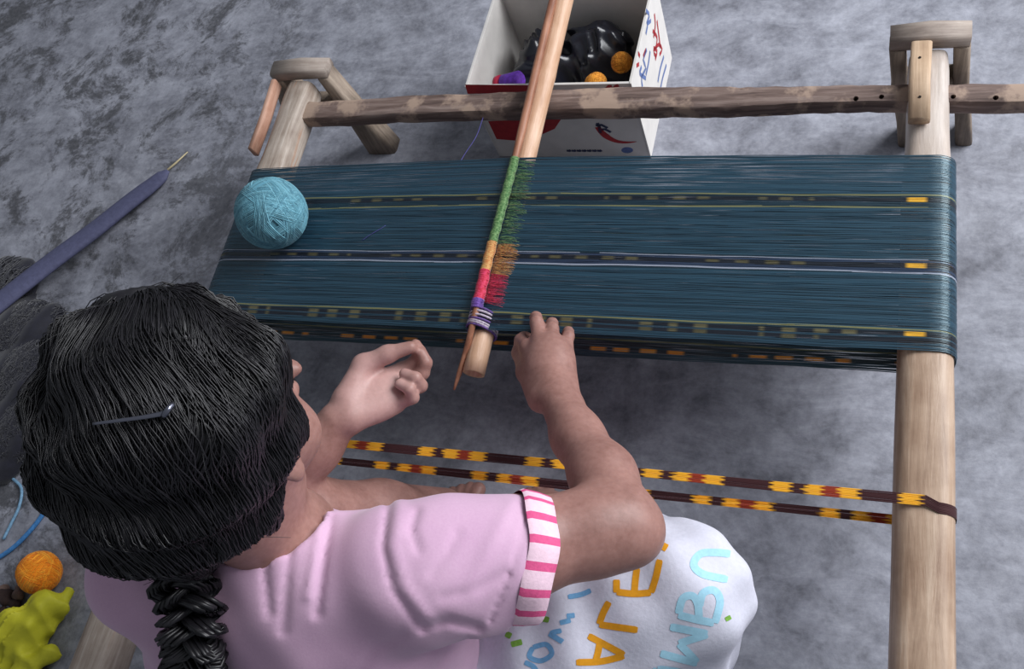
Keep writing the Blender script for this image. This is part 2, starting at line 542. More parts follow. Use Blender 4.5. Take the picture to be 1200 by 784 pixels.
def band_col(j, x, top, rnd):
    t = (XR - x) + (0.0 if top else 0.035) + 0.003 * math.sin(j * 1.7)
    if top and t < 0.032: return GOLD if 0.006 < t < 0.027 else BROWN
    g = (t - (0.068 if top else 0.05)) % 0.150
    if g < 0.021: return GOLD
    if g < 0.039: return RUST
    if g < 0.058: return GOLD
    if 0.074 < g < 0.094: return GOLD
    return BROWN


V, F, C = [], [], []
for j in range(9):
    y = yb + (j - 4) * 0.00125
    pth = []
    ns = 240
    xs = np.linspace(XL, XR, ns)
    for x in xs: pth.append((x, ZT + 0.001, True))
    for q in range(1, 12):
        a, c = sup(math.pi / 2 - math.pi * q / 12, WR, 0.7); pth.append((XR + a, ZB + c, False))
    for x in xs[::-1]: pth.append((x, ZB - WR, False))
    for q in range(1, 12):
        a, c = sup(-math.pi / 2 - math.pi * q / 12, WR, 0.7); pth.append((XL + a, ZB + c, False))
    L = len(pth); base = len(V)
    for i, (x, z, tp) in enumerate(pth):
        yy = y + 0.0006 * math.sin(i * 0.05 + j) - (0.006 if not tp else 0)
        sg = 1 if z > ZB else -1
        V += [(x, yy - 0.00085, z), (x, yy, z + 0.001 * sg), (x, yy + 0.00085, z)]
        c = tuple(band_col(j, x, tp, 0)) + (1,); C += [c] * 3
    for i in range(L):
        a = base + 3 * i; b2 = base + 3 * ((i + 1) % L)
        F += [(a, a + 1, b2 + 1, b2), (a + 1, a + 2, b2 + 2, b2 + 1)]
o = mesh_obj('ikat_band', V, F, M_THREAD); set_cols(o, C)
tag(o, 'narrow brown, rust and yellow ikat band looped round both beams apart from the teal warp', 'textile')

# ------------------------------------------------------------------ bamboo tube
tubeE = empty('bamboo_tube', tube_at_y(Y0), 'thick pale bamboo tube pushed through the teal warp and resting on the pole', 'bamboo tube')
p_end = tb1 + tdir * 0.16
n = 40; k = 20
V, F = [], []
pth = [tb0 + (p_end - tb0) * i / (n - 1) for i in range(n)]
Vo, Fo = tube(pth, [TR * (1 + 0.05 * math.exp(-((i - 24) / 0.7) ** 2)) for i in range(n)], k, False)
Vi, Fi = tube(pth[:14], TR * 0.74, k, False)
m = MB(); m.add(Vo, Fo); m.add(Vi, [f[::-1] for f in Fi])
nv = len(Vo)
m.add([], []); m.F += [(j, nv + j, nv + (j + 1) % k, (j + 1) % k) for j in range(k)]; m.mi += [1] * k
m.F.append(tuple(nv + 13 * k + j for j in range(k))); m.mi.append(1)
m.F.append(tuple((n - 1) * k + j for j in range(k))); m.mi.append(1)
o = m.build('tube_wall', [M_BAMBOO, M_BAMCUT], tubeE)

# heddle rod above the warp, its wound threads and the loops reaching down into the warp
rp = [(532, 457, 0.200), (545, 415, 0.216), (556, 372, 0.237), (573, 300, 0.2425), (588, 245, 0.244), (604, 184, 0.246), (626, 92, 0.250), (648, 0, 0.252), (666, -75, 0.254)]
rpath = bez([at(*q) for q in rp], 70)
rodE = empty('heddle_rod', rpath[20], 'thin brown heddle rod wound with green, orange, red and purple thread', 'rod')
rr = np.interp(np.arange(70), [0, 4, 14, 18, 42, 46, 69], [0.0015, 0.0038, 0.0044, 0.005, 0.005, 0.0066, 0.0068])
Vr, Fr = tube(rpath, rr, 10)
mesh_obj('rod', Vr, Fr, M_ROD, rodE)
pys = np.array([q[1] for q in rp]); pxs = np.array([q[0] for q in rp]); pzs = np.array([q[2] for q in rp])


def rod_at(py):
    o_ = np.argsort(pys)
    return at(np.interp(py, pys[o_], pxs[o_]), py, np.interp(py, pys[o_], pzs[o_]))


def winding(name, y0, y1, base, alt, R, turns, sig=None):
    m_, nt_, b_ = mat(name + '_dye', base, 0.6, 0.3, 0.3)
    nn = nz(nt_, coords(nt_), 260, 2)
    nt_.links.new(ramp(nt_, nn, [(0.4, base), (0.6, alt)]), b_.inputs['Base Color'])
    mb = MB(); steps = turns * 8; P = []
    for i in range(steps + 1):
        py = y0 + (y1 - y0) * i / steps; c = rod_at(py); th = 2 * math.pi * i / 8
        t = tdir; s = unit(np.cross(t, (0, 0, 1))); w = np.cross(s, t)
        rr_ = R * (1 + 0.08 * math.sin(i * 0.7))
        P.append(c + rr_ * (math.cos(th) * s + math.sin(th) * w))
    mb.add(*tube(P, max(0.0016, abs(y1 - y0) / turns * 0.0011), 5))
    mb.build(name, m_, rodE)
    return m_


def loops(name, y0, y1, m_, count, ln, sg=1):
    mb = MB()
    for i in range(count):
        py = y0 + (y1 - y0) * random.random(); c = rod_at(py)
        l = ln * (0.25 + random.random()) ; dy = (random.random() - 0.5) * 0.012
        zw = loop_path(c[1], 3, 0, 0)[0]
        P = []
        for q in range(5):
            t = q / 4; x = c[0] + 0.006 + l * t
            yv = c[1] + dy * t
            tc = tube_at_y(yv); zz = np.interp(x, [XL, tc[0] - 0.012, tc[0] + 0.012, XR], [ZT, tc[2] + TR + 0.0012, tc[2] + TR + 0.0012, ZT])
            P.append((x, yv, zz + 0.001 + 0.0035 * (1 - t) + 0.001 * random.random() - (0.003 if q == 4 else 0)))
        mb.add(*tube(P, 0.00017, 3))
    tag(mb.build(name, m_, rodE), kind='stuff')


g = winding('green_winding', 186, 284, srgb(68, 112, 60), srgb(116, 150, 96), 0.0056, 62)
loops('green_loops', 186, 284, g, 230, 0.028)
orr = winding('orange_winding', 285, 318, srgb(190, 122, 66), srgb(206, 160, 98), 0.0062, 20)
loops('orange_loops', 283, 318, orr, 180, 0.030)
re_ = winding('red_winding', 318, 352, srgb(190, 34, 62), srgb(214, 60, 98), 0.0068, 20)
loops('red_loops', 318, 352, re_, 190, 0.026)
pu = winding('purple_winding', 352, 362, srgb(84, 48, 130), srgb(120, 84, 170), 0.0078, 6)
# cord lashing rod and tube together
mpc = plain('lashing_dye', srgb(96, 72, 130), 0.7, 0.5, 300)
mpw = plain('lashing_pale', srgb(176, 164, 178), 0.7, 0.4, 300)
for name, mm, offs in (('lashing', mpc, (0, 3, 6)), ('lashing', mpw, (1, 2, 4, 5))):
    mb = MB()
    for q in offs:
        py = 361 + q * 3.4
        c = rod_at(py); tc = tube_at_y(c[1] - 0.002); mid = (c + tc) / 2
        s = unit(np.array([c[0] - tc[0], c[1] - tc[1], 0])); t = tdir
        P = []
        for i in range(25):
            th = 2 * math.pi * i / 24
            side = unit(np.cross(t, (0, 0, 1)))
            P.append(tc + side * math.cos(th) * (TR + 0.003) + np.array([0, 0, 1]) * math.sin(th) * (TR + 0.003) + (c - tc) * max(0, math.cos(th - math.atan2(c[2] - tc[2], (c - tc) @ side))) * 0.45 + t * 0.0015 * math.sin(th + q))
        mb.add(*tube(P, 0.0019, 5))
    mb.build(name, mm, rodE)

# ------------------------------------------------------------------ teal yarn ball
def yarn_ball(name, c, r, cols, label, cat, seed, wr=0.0016, winds=26, group=None):
    rg = random.Random(seed); mb = MB(); C = []
    bm = bmesh.new(); bmesh.ops.create_icosphere(bm, subdivisions=3, radius=r * 0.965)
    bm.verts.index_update()
    Vs = [v.co + Vector(c) for v in bm.verts]; Fs = [[v.index for v in f.verts] for f in bm.faces]; bm.free()
    mb.add(Vs, Fs); C += [tuple(cols[0]) + (1,)] * len(Vs)
    for i in range(winds):
        ax = Vector((rg.gauss(0, 1), rg.gauss(0, 1), rg.gauss(0, 1))).normalized()
        u = ax.orthogonal().normalized(); w = ax.cross(u)
        for q in range(7):
            off = (q - 3) * wr * 1.9; rad = math.sqrt(max(1e-6, r * r - off * off))
            P = [np.array(Vector(c) + ax * off + (u * math.cos(t) + w * math.sin(t)) * (rad + 0.0006 * math.sin(3 * t + i) + 0.0008 * rg.random())) for t in np.linspace(0, 2 * math.pi, 40)]
            Vt, Ft = tube(P, wr, 4, False); mb.add(Vt, Ft)
            cc = cols[rg.randrange(len(cols))] * (0.8 + 0.4 * rg.random()); C += [tuple(cc) + (1,)] * len(Vt)
    o_ = mb.build(name, M_THREAD); set_cols(o_, C); return tag(o_, label, cat, group)


rb = 0.0535
yarn_ball('yarn_ball', at(318, 250, ZT + rb + 0.002), rb, [np.array(srgb(96, 150, 166)[:3]), np.array(srgb(112, 166, 182)[:3]), np.array(srgb(84, 136, 154)[:3])],
          'ball of light teal yarn resting on the teal warp', 'yarn ball', 3, 0.0013, 30)

# ------------------------------------------------------------------ carton
fr, flp, bk = at(762, 184, 0), at(587, 182, 0), at(788, 75, 0)
ex = unit(fr - flp); ey = np.array([-ex[1], ex[0], 0])
BW = np.linalg.norm(fr - flp); BD = float((bk - fr) @ ey) + 0.012; BH = 0.192
M_CARD = plain('card_white', srgb(214, 210, 206), 0.75, 0.06, 30)
M_CARDIN = plain('card_inside', srgb(198, 190, 180), 0.8, 0.08, 30)
M_PRED = plain('print_red', srgb(168, 44, 50), 0.6, 0.15, 80, bstr=0)
M_PBLUE = plain('print_blue', srgb(96, 116, 166), 0.6, 0.2, 80, bstr=0)
M_PNAVY = plain('print_navy', srgb(56, 62, 92), 0.6, 0.2, 80, bstr=0)
carton = empty('carton', flp + ex * BW / 2 + ey * BD / 2, 'open white cardboard carton with red and blue printing behind the loom pole', 'carton')
rotb = Matrix([[ex[0], ey[0], 0], [ex[1], ey[1], 0], [0, 0, 1]])
Bp = lambda a, d, z: flp + ex * a + ey * d + np.array([0, 0, z])
TH = 0.0022
for nm, c, hf in (('front_wall', (BW / 2, 0, BH / 2), (BW / 2, TH, BH / 2)), ('back_wall', (BW / 2, BD, BH / 2), (BW / 2, TH, BH / 2)),
                  ('side_wall', (0, BD / 2, BH / 2), (TH, BD / 2 + TH, BH / 2)), ('side_wall', (BW, BD / 2, BH / 2), (TH, BD / 2 + TH, BH / 2)),
                  ('bottom', (BW / 2, BD / 2, TH + 0.0005), (BW / 2, BD / 2, TH))):
    mesh_obj(nm, *box_mesh(Bp(*c), hf, rotb, 0.0006), M_CARD if nm != 'bottom' else M_CARDIN, carton, False)


def plane_px(u, v_, p0, nrm):
    d = ray(u, v_); return EYE + d * (((np.asarray(p0) - EYE) @ nrm) / (d @ nrm))


def ribbon(pts, width, nrm, wid=None):
    """flat printed stroke along 3D points lying on a plane with normal nrm"""
    P = np.asarray(pts, float); T = np.gradient(P, axis=0); V = []; F = []
    for i in range(len(P)):
        s = unit(np.cross(nrm, T[i])); w = width * (wid[i] if wid is not None else 1) / 2
        V += [P[i] + s * w, P[i] - s * w]
    for i in range(len(P) - 1): F.append((2 * i, 2 * i + 1, 2 * i + 3, 2 * i + 2))
    return V, F


fw = [c for c in carton.children if c.name.startswith('front_wall')][0]
sw = [c for c in carton.children if c.name.startswith('side_wall')][-1]
nf = -ey; pf = Bp(0, -TH - 0.0004, 0)
ns_ = ex; ps_ = Bp(BW + TH + 0.0004, 0, 0)
def fp(u, v_): return plane_px(u, v_, pf, nf)
def sp(u, v_): return plane_px(u, v_, ps_, ns_)


def poly_print(name, pxs_, proj_, m_, parent):
    V = [proj_(*q) for q in pxs_]
    return mesh_obj(name, V, [tuple(range(len(V)))], m_, parent, False)


poly_print('red_print', [(545, 99), (630, 100), (630, 108), (548, 110)], fp, M_PRED, fw)
poly_print('red_print', [(572, 142), (658, 139), (650, 151), (634, 158), (606, 165), (582, 163)], fp, M_PRED, fw)
mb = MB(); pts = [fp(u, v_) for u, v_ in ((700, 149), (706, 156), (714, 162), (724, 166), (736, 167), (746, 166))]
mb.add(*ribbon(bez(pts, 14), 0.014, nf, np.interp(np.linspace(0, 1, 14), [0, .3, 1], [0.7, 1, 0.1])))
mb.build('chilli_print', M_PRED, fw, False)
mb = MB()
for a in ((698, 147, 712, 150), (702, 152, 716, 155), (700, 144, 704, 156)):
    mb.add(*ribbon([fp(a[0], a[1]), fp((a[0] + a[2]) / 2, (a[1] + a[3]) / 2 - 2), fp(a[2], a[3])], 0.006, nf))
mb.build('leaf_print', M_PNAVY, fw, False)
poly_print('oval_print', [(735 + 7 * math.cos(t), 176 + 3.6 * math.sin(t)) for t in np.linspace(0, 2 * math.pi, 14)[:-1]], fp, M_PBLUE, fw)
mb = MB()
for q in range(7): mb.add(*ribbon([fp(664 + q * 6, 176.5), fp(667 + q * 6, 177), fp(669 + q * 6, 176)], 0.006, nf))
mb.build('small_print', M_PNAVY, fw, False)
mb = MB()
for a in ((711, 104, 717, 101), (719, 104, 725, 100)): mb.add(*ribbon([fp(a[0], a[1]), fp(a[0] + 3, a[1] - 3), fp(a[2], a[3])], 0.006, nf))
mb.build('red_print', M_PRED, fw, False)
# lettering and swirls on the side panel
redst = [[(767, 16), (768, 30), (766, 44)], [(770, 24), (772, 40), (774, 56)], [(765, 36), (770, 44), (769, 56)], [(769, 66), (766, 60), (772, 52), (776, 58), (773, 64)],
         [(766, 56), (770, 60), (768, 70)], [(748, 62), (750, 66)], [(746, 77), (749, 75)], [(757, 58), (754, 66)]]
blust = [[(757, 12), (761, 18), (758, 28), (763, 24)], [(759, 30), (757, 40)], [(758, 58), (754, 70), (757, 80), (752, 90), (753, 102)], [(752, 78), (750, 86), (757, 92)],
         [(778, 66), (774, 80), (771, 96)], [(781, 76), (777, 90), (774, 104)], [(762, 60), (760, 74), (757, 88)]]
for nm, st, m_ in (('red_letter', redst, M_PRED), ('blue_letter', blust, M_PBLUE)):
    for s in st: mesh_obj(nm, *ribbon(bez([sp(*q) for q in s], 9), 0.0065, ns_), m_, sw, False)


# ------------------------------------------------------------------ implicit surfaces (bodies, cloth)
class Field:
    def __init__(s, lo, hi, h):
        s.lo = np.array(lo, float); s.h = h
        s.n = np.ceil((np.array(hi) - s.lo) / h).astype(int) + 1
        s.d = np.full(tuple(s.n), 0.5, np.float32)

    def _blk(s, lo, hi):
        a = np.clip(np.floor((np.array(lo) - s.lo) / s.h).astype(int), 0, s.n - 1)
        b = np.clip(np.ceil((np.array(hi) - s.lo) / s.h).astype(int) + 1, 1, s.n)
        sl = tuple(slice(i, j) for i, j in zip(a, b))
        ax = [s.lo[i] + s.h * np.arange(a[i], b[i], dtype=np.float32) for i in range(3)]
        return sl, ax[0][:, None, None], ax[1][None, :, None], ax[2][None, None, :]

    def _comb(s, sl, q, k, sub=False):
        a = s.d[sl]
        if sub: a, q = -a, q
        hh = np.maximum(k - np.abs(a - q), 0) / k
        m_ = np.minimum(a, q) - hh * hh * k * 0.25
        s.d[sl] = -m_ if sub else m_

    def cone(s, p, q, r0, r1, k=0.01, sub=False):
        p, q = np.asarray(p, float), np.asarray(q, float); R = max(r0, r1) + k + 3 * s.h
        sl, X, Y, Z = s._blk(np.minimum(p, q) - R, np.maximum(p, q) + R)
        d = q - p; L = d @ d + 1e-12
        t = np.clip(((X - p[0]) * d[0] + (Y - p[1]) * d[1] + (Z - p[2]) * d[2]) / L, 0, 1)
        D = np.sqrt((X - p[0] - t * d[0]) ** 2 + (Y - p[1] - t * d[1]) ** 2 + (Z - p[2] - t * d[2]) ** 2) - (r0 + (r1 - r0) * t)
        s._comb(sl, D.astype(np.float32), k, sub)

    def chain(s, pts, k=0.01):
        for (p, r0), (q, r1) in zip(pts[:-1], pts[1:]): s.cone(p, q, r0, r1, k)

    def ell(s, c, rad, axes=None, k=0.02, sub=False):
        c = np.asarray(c, float); rad = np.asarray(rad, float)
        A = np.eye(3) if axes is None else np.array(axes)
        R = rad.max() + k + 3 * s.h
        sl, X, Y, Z = s._blk(c - R, c + R)
        U = [((X - c[0]) * A[i][0] + (Y - c[1]) * A[i][1] + (Z - c[2]) * A[i][2]) for i in range(3)]
        k0 = np.sqrt(sum((U[i] / rad[i]) ** 2 for i in range(3))); k1 = np.sqrt(sum((U[i] / rad[i] ** 2) ** 2 for i in range(3))) + 1e-6
        s._comb(sl, (k0 * (k0 - 1) / k1).astype(np.float32), k, sub)

    def half(s, p, nrm, k=0.003):
        """cut away everything on the +nrm side of the plane"""
        sl, X, Y, Z = s._blk(s.lo, s.lo + s.h * s.n)
        q = (X - p[0]) * nrm[0] + (Y - p[1]) * nrm[1] + (Z - p[2]) * nrm[2]
        a = s.d; hh = np.maximum(k - np.abs(a - q), 0) / k
        s.d = (np.maximum(a, q) + hh * hh * k * 0.25).astype(np.float32)

    def grid(s): return s._blk(s.lo, s.lo + s.h * s.n)[1:]

    def mesh(s):
        d = s.d; neg = d < 0
        n = np.array(d.shape) - 1
        off = [(i, j, k) for i in (0, 1) for j in (0, 1) for k in (0, 1)]
        sl = lambda o: tuple(slice(o[i], o[i] + n[i]) for i in range(3))
        cnt = sum(neg[sl(o)].astype(np.int8) for o in off)
        act = (cnt > 0) & (cnt < 8)
        I = np.argwhere(act); idx = np.full(tuple(n), -1, np.int64); idx[act] = np.arange(len(I))
        val = {o: d[I[:, 0] + o[0], I[:, 1] + o[1], I[:, 2] + o[2]] for o in off}
        acc = np.zeros((len(I), 3)); num = np.zeros(len(I))
        for o in off:
            for ax in range(3):
                if o[ax]: continue
                o2 = tuple(o[i] + (i == ax) for i in range(3))
                a, b_ = val[o], val[o2]; m_ = (a < 0) != (b_ < 0)
                t = np.where(m_, a / np.where(m_, a - b_, 1), 0)
                P = np.tile(np.array(o, float), (len(I), 1)); P[:, ax] += t
                acc[m_] += P[m_]; num[m_] += 1
        V = (I + acc / num[:, None]) * s.h + s.lo
        Fs = []
        for ax in range(3):
            u, w = (ax + 1) % 3, (ax + 2) % 3
            s0 = [slice(None)] * 3; s1 = [slice(None)] * 3
            s0[ax] = slice(0, -1); s1[ax] = slice(1, None)
            a, b_ = neg[tuple(s0)], neg[tuple(s1)]
            E_ = np.argwhere(a != b_)
            E_ = E_[(E_[:, u] > 0) & (E_[:, w] > 0) & (E_[:, u] < n[u]) & (E_[:, w] < n[w])]
            fl = a[E_[:, 0], E_[:, 1], E_[:, 2]]
            def cell(du, dw):
                Q = E_.copy(); Q[:, u] += du; Q[:, w] += dw; return idx[Q[:, 0], Q[:, 1], Q[:, 2]]
            q = np.stack([cell(-1, -1), cell(0, -1), cell(0, 0), cell(-1, 0)], 1)
            q[~fl] = q[~fl][:, ::-1]
            Fs.append(q)
        return V, np.concatenate(Fs)

    def build(s, name, m_, parent=None):
        V, Fq = s.mesh()
        me = bpy.data.meshes.new(name)
        me.vertices.add(len(V)); me.vertices.foreach_set('co', V.astype(np.float32).ravel())
        me.loops.add(Fq.size); me.loops.foreach_set('vertex_index', Fq.astype(np.int32).ravel())
        me.polygons.add(len(Fq)); me.polygons.foreach_set('loop_start', np.arange(0, Fq.size, 4, dtype=np.int32))
        me.update(calc_edges=True); me.validate()
        me.polygons.foreach_set('use_smooth', [True] * len(me.polygons))
        for mm in (m_ if isinstance(m_, (list, tuple)) else [m_]): me.materials.append(mm)
        return link(bpy.data.objects.new(name, me), parent)


def bvh(o):
    me = o.data
    return BVHTree.FromPolygons([v.co for v in me.vertices], [p.vertices[:] for p in me.polygons])


# ------------------------------------------------------------------ things in the carton
M_BAG = plain('black_plastic', srgb(26, 27, 36), 0.28, 0.3, 40, 0.6, bstr=0)
bc = Bp(BW * 0.47, BD * 0.55, 0.062)
f = Field(bc - np.array([0.14, 0.11, 0.06]), bc + np.array([0.14, 0.11, 0.10]), 0.0035)
f.ell(bc + np.array([-0.05, 0.0, 0.012]), (0.058, 0.078, 0.078), None, 0.03); f.ell(bc + np.array([0.045, 0.03, 0.012]), (0.062, 0.056, 0.074), None, 0.03)
f.ell(bc + np.array([0, 0, -0.02]), (0.11, 0.07, 0.04), None, 0.03)
X, Y, Z = f.grid()
f.d += (0.009 * np.sin(48 * X + 31 * Z + 3 * np.sin(50 * Y)) * np.sin(55 * Y - 31 * Z + 2 * np.sin(35 * X)) + 0.006 * np.abs(np.sin(70 * X + 50 * Y + 60 * Z + 2 * np.sin(40 * X - 30 * Y)))).astype(np.float32)
tag(f.build('plastic_bag', M_BAG), 'crumpled black plastic bag inside the open carton', 'bag')
OR = [np.array(srgb(196, 122, 34)[:3]), np.array(srgb(222, 150, 50)[:3])]
yarn_ball('yarn_ball', Bp(BW * 0.73, BD * 0.2, 0.140), 0.017, OR, 'small orange yarn ball on the black bag, against the front of the carton', 'yarn ball', 5, 0.0012, 10)
yarn_ball('yarn_ball', Bp(BW * 0.85, BD * 0.42, 0.135), 0.016, OR, 'small orange yarn ball wedged beside the carton side wall', 'yarn ball', 6, 0.0012, 10)
se = Bp(BW * 0.235, BD * 0.12, 0.168)
spool = empty('spool', se, 'short spool with red rim and purple thread at the corner of the carton', 'spool')
ax_ = unit(ex * 0.9 + np.array([0, 0, 0.3]))
Vt, Ft = tube([se + ax_ * t for t in (-0.012, -0.026, -0.0262, -0.018, -0.017, 0)], [0.0105, 0.0115, 0.0165, 0.0165, 0.012, 0.012], 18, False)
mesh_obj('rim', Vt, Ft, plain('spool_red', srgb(190, 40, 72), 0.5, 0.1), spool)
Vt, Ft = tube([se + ax_ * t for t in (-0.015, -0.013, 0.02, 0.024)], [0.010, 0.0155, 0.0145, 0.010], 18)
mesh_obj('thread_winding', Vt, Ft, plain('spool_purple', srgb(118, 66, 190), 0.6, 0.3, 200), spool)
Vt, Ft = tube([se + ax_ * t for t in (-0.013, -0.012)], [0.0105, 0.0105], 16)
mesh_obj('core', Vt, Ft, plain('spool_core', srgb(160, 50, 80), 0.7, 0.1), spool)

# loose violet threads
M_VIO = plain('violet_thread', srgb(84, 80, 150), 0.6, 0.2, 200, bstr=0)
P = bez([at(566, 138, zp + 0.017), at(558, 160, 0.229), at(545, 180, 0.229), at(530, 205, 0.2295), at(512, 227, 0.2295)], 26)
tag(mesh_obj('loose_thread', *tube(P, 0.0006, 4), M_VIO), 'loose violet thread trailing from the pole onto the teal warp', 'thread')
P = bez([at(424, 282, 0.230), at(434, 275, 0.231), at(446, 268, 0.2305), at(452, 264, 0.230)], 12)
tag(mesh_obj('loose_thread', *tube(P, 0.0005, 4), M_VIO), 'short violet thread scrap lying on the teal warp', 'thread')

# ------------------------------------------------------------------ person
def skin_mat():
    m_, nt_, b_ = mat('skin', srgb(176, 126, 106), 0.48, 0.4)
    v_ = coords(nt_); n_ = nz(nt_, v_, 22, 5); n2_ = nz(nt_, v_, 160, 3)
    c = ramp(nt_, n_, [(0.3, srgb(134, 95, 86)), (0.7, srgb(164, 122, 112))])
    # paler, pinker palm of the raised hand
    g = nt_.nodes.new('ShaderNodeVectorMath'); g.operation = 'DISTANCE'; g.inputs[1].default_value = tuple(at(440, 455, 0.32))
    nt_.links.new(v_, g.inputs[0])
    r_ = nt_.nodes.new('ShaderNodeMapRange'); r_.inputs['From Min'].default_value = 0.075; r_.inputs['From Max'].default_value = 0.03
    nt_.links.new(g.outputs['Value'], r_.inputs['Value'])
    c = mixc(nt_, r_.outputs[0], c, srgb(194, 154, 148))
    c = mixc(nt_, 0.12, c, ramp(nt_, n2_, [(0.3, srgb(118, 80, 72)), (0.7, srgb(214, 172, 164))]))
    nt_.links.new(c, b_.inputs['Base Color'])
    b_.inputs['Subsurface Weight'].default_value = 0.06; b_.inputs['Subsurface Radius'].default_value = (0.01, 0.004, 0.002)
    bump(nt_, b_, n2_, 0.12, 0.001)
    return m_


M_SKIN = skin_mat()
person = empty('person', (-0.49, 0.05, 0), 'seated weaver in a pink shirt and printed white trousers, both hands at the warp edge', 'person')

hc = at(243, 492, 0.645)
fwd = unit((0.0, 0.79, -0.61)); rgt = unit(np.cross(fwd, (0, 0, 1))); upv = np.cross(rgt, fwd)
H_ = lambda a, b_, c: hc + fwd * a + rgt * b_ + upv * c
neckb = at(322, 618, 0.487)
rsh = at(470, 672, 0.462); lsh = at(180, 668, 0.462)
relb = at(727, 616, 0.375); rwr = at(662, 482, 0.305)
lelb = np.array([-0.715, 0.165, 0.272]); lwr = at(396, 494, 0.318)
pel = np.array([-0.50, 0.035, 0.125]); chest = np.array([-0.51, 0.082, 0.355])
rhip = np.array([-0.415, 0.03, 0.115]); lhip = np.array([-0.585, 0.02, 0.115])
rkn = at(784, 688, 0.205); lkn = at(362, 606, 0.245)
rank = at(640, 600, 0.055); lank = at(520, 598, 0.055)
rtoe = at(620, 577, 0.014); ltoe = at(541, 573, 0.014)

f = Field((-0.86, -0.12, -0.005), (-0.06, 0.62, 0.80), 0.0031)
AX = [fwd, rgt, upv]
# trunk
f.ell(chest, (0.135, 0.085, 0.15), None, 0.03); f.ell((-0.505, 0.07, 0.24), (0.115, 0.085, 0.12), None, 0.04); f.ell(pel, (0.135, 0.10, 0.10), None, 0.04)
f.cone(lsh, rsh, 0.043, 0.043, 0.03); f.cone(neckb - np.array([0, 0, 0.03]), H_(-0.02, 0, -0.075), 0.050, 0.044, 0.03)
# head: skull, face, jaw, brow, nose, lips, cheeks, ears
f.ell(H_(-0.012, 0, 0.012), (0.092, 0.074, 0.088), AX, 0.01)
f.ell(H_(0.026, 0, -0.045), (0.057, 0.061, 0.072), AX, 0.03)
f.ell(H_(0.045, 0, -0.098), (0.034, 0.034, 0.022), AX, 0.03)
for s in (-1, 1):
    f.ell(H_(0.046, s * 0.044, -0.040), (0.032, 0.030, 0.030), AX, 0.02)
    f.ell(H_(0.078, s * 0.026, 0.012), (0.012, 0.026, 0.010), AX, 0.012)
    f.ell(H_(0.090, s * 0.030, -0.008), (0.012, 0.016, 0.010), AX, 0.01, True)
    f.ell(H_(0.074, s * 0.030, -0.009), (0.013, 0.015, 0.012), AX, 0.003)
    f.ell(H_(-0.002, s * 0.076, -0.022), (0.017, 0.007, 0.030), AX, 0.006); f.ell(H_(0.004, s * 0.078, -0.048), (0.008, 0.006, 0.010), AX, 0.006)
    f.ell(H_(0.004, s * 0.084, -0.018), (0.008, 0.004, 0.014), AX, 0.003, True)
    f.ell(H_(0.076, s * 0.011, -0.044), (0.010, 0.008, 0.008), AX, 0.006)
f.cone(H_(0.074, 0, -0.006), H_(0.083, 0, -0.040), 0.007, 0.0095, 0.014)
f.ell(H_(0.076, 0, -0.066), (0.012, 0.022, 0.006), AX, 0.006); f.ell(H_(0.074, 0, -0.077), (0.012, 0.019, 0.006), AX, 0.006)
# right arm
f.chain([(rsh, 0.045), (rsh * 0.5 + relb * 0.5 + np.array([0, 0, 0.0]), 0.049), (relb * 0.88 + rsh * 0.12, 0.042), (relb, 0.037)], 0.02)
f.ell(relb + np.array([0.016, -0.006, -0.006]), (0.024, 0.024, 0.026), None, 0.02)
fm = relb * 0.62 + rwr * 0.38 + np.array([0.006, 0.002, 0])
f.chain([(relb, 0.0375), (fm, 0.0335), (relb * 0.25 + rwr * 0.75, 0.0275), (rwr, 0.0255)], 0.02)
# right hand: back of the hand up, fingers reaching down into the warp edge
kn = [at(618, 407, 0.272), at(632, 397, 0.278), at(648, 398, 0.275), at(663, 406, 0.266)]
bw = [at(643, 468, 0.303), at(650, 466, 0.306), at(658, 468, 0.305), at(667, 474, 0.300)]
for a, b_, r0, r1 in zip(bw, kn, (0.0165, 0.017, 0.017, 0.015), (0.0108, 0.0106, 0.0102, 0.0096)): f.cone(a, b_, r0, r1, 0.010)
f.ell((bw[1] + kn[2] + kn[1]) / 3, (0.022, 0.028, 0.013), None, 0.02)
fing = [[kn[0], at(611, 399, 0.252), at(614, 396, 0.232), at(620, 396, 0.222)],
        [kn[1], at(629, 378, 0.272), at(628, 372, 0.252), at(629, 381, 0.231)],
        [kn[2], at(647, 385, 0.269), at(647, 379, 0.249), at(646, 386, 0.230)],
        [kn[3], at(666, 394, 0.260), at(666, 389, 0.243), at(663, 392, 0.229)]]
for q, rr0 in zip(fing, (0.0092, 0.0088, 0.0085, 0.0078)):
    f.chain([(q[0], rr0 + 0.0012), (q[1], rr0), (q[2], rr0 * 0.92), (q[3], rr0 * 0.78)], 0.0035)
f.chain([(at(634, 468, 0.296), 0.017), (at(618, 436, 0.268), 0.0135), (at(610, 414, 0.246), 0.0105), (at(617, 400, 0.228), 0.0085)], 0.008)
# left arm
f.chain([(lsh, 0.045), (lsh * 0.5 + lelb * 0.5, 0.041), (lelb, 0.037)], 0.02)
f.chain([(lelb, 0.038), (lelb * 0.6 + lwr * 0.4, 0.0355), (lelb * 0.22 + lwr * 0.78, 0.028), (lwr, 0.0255)], 0.02)
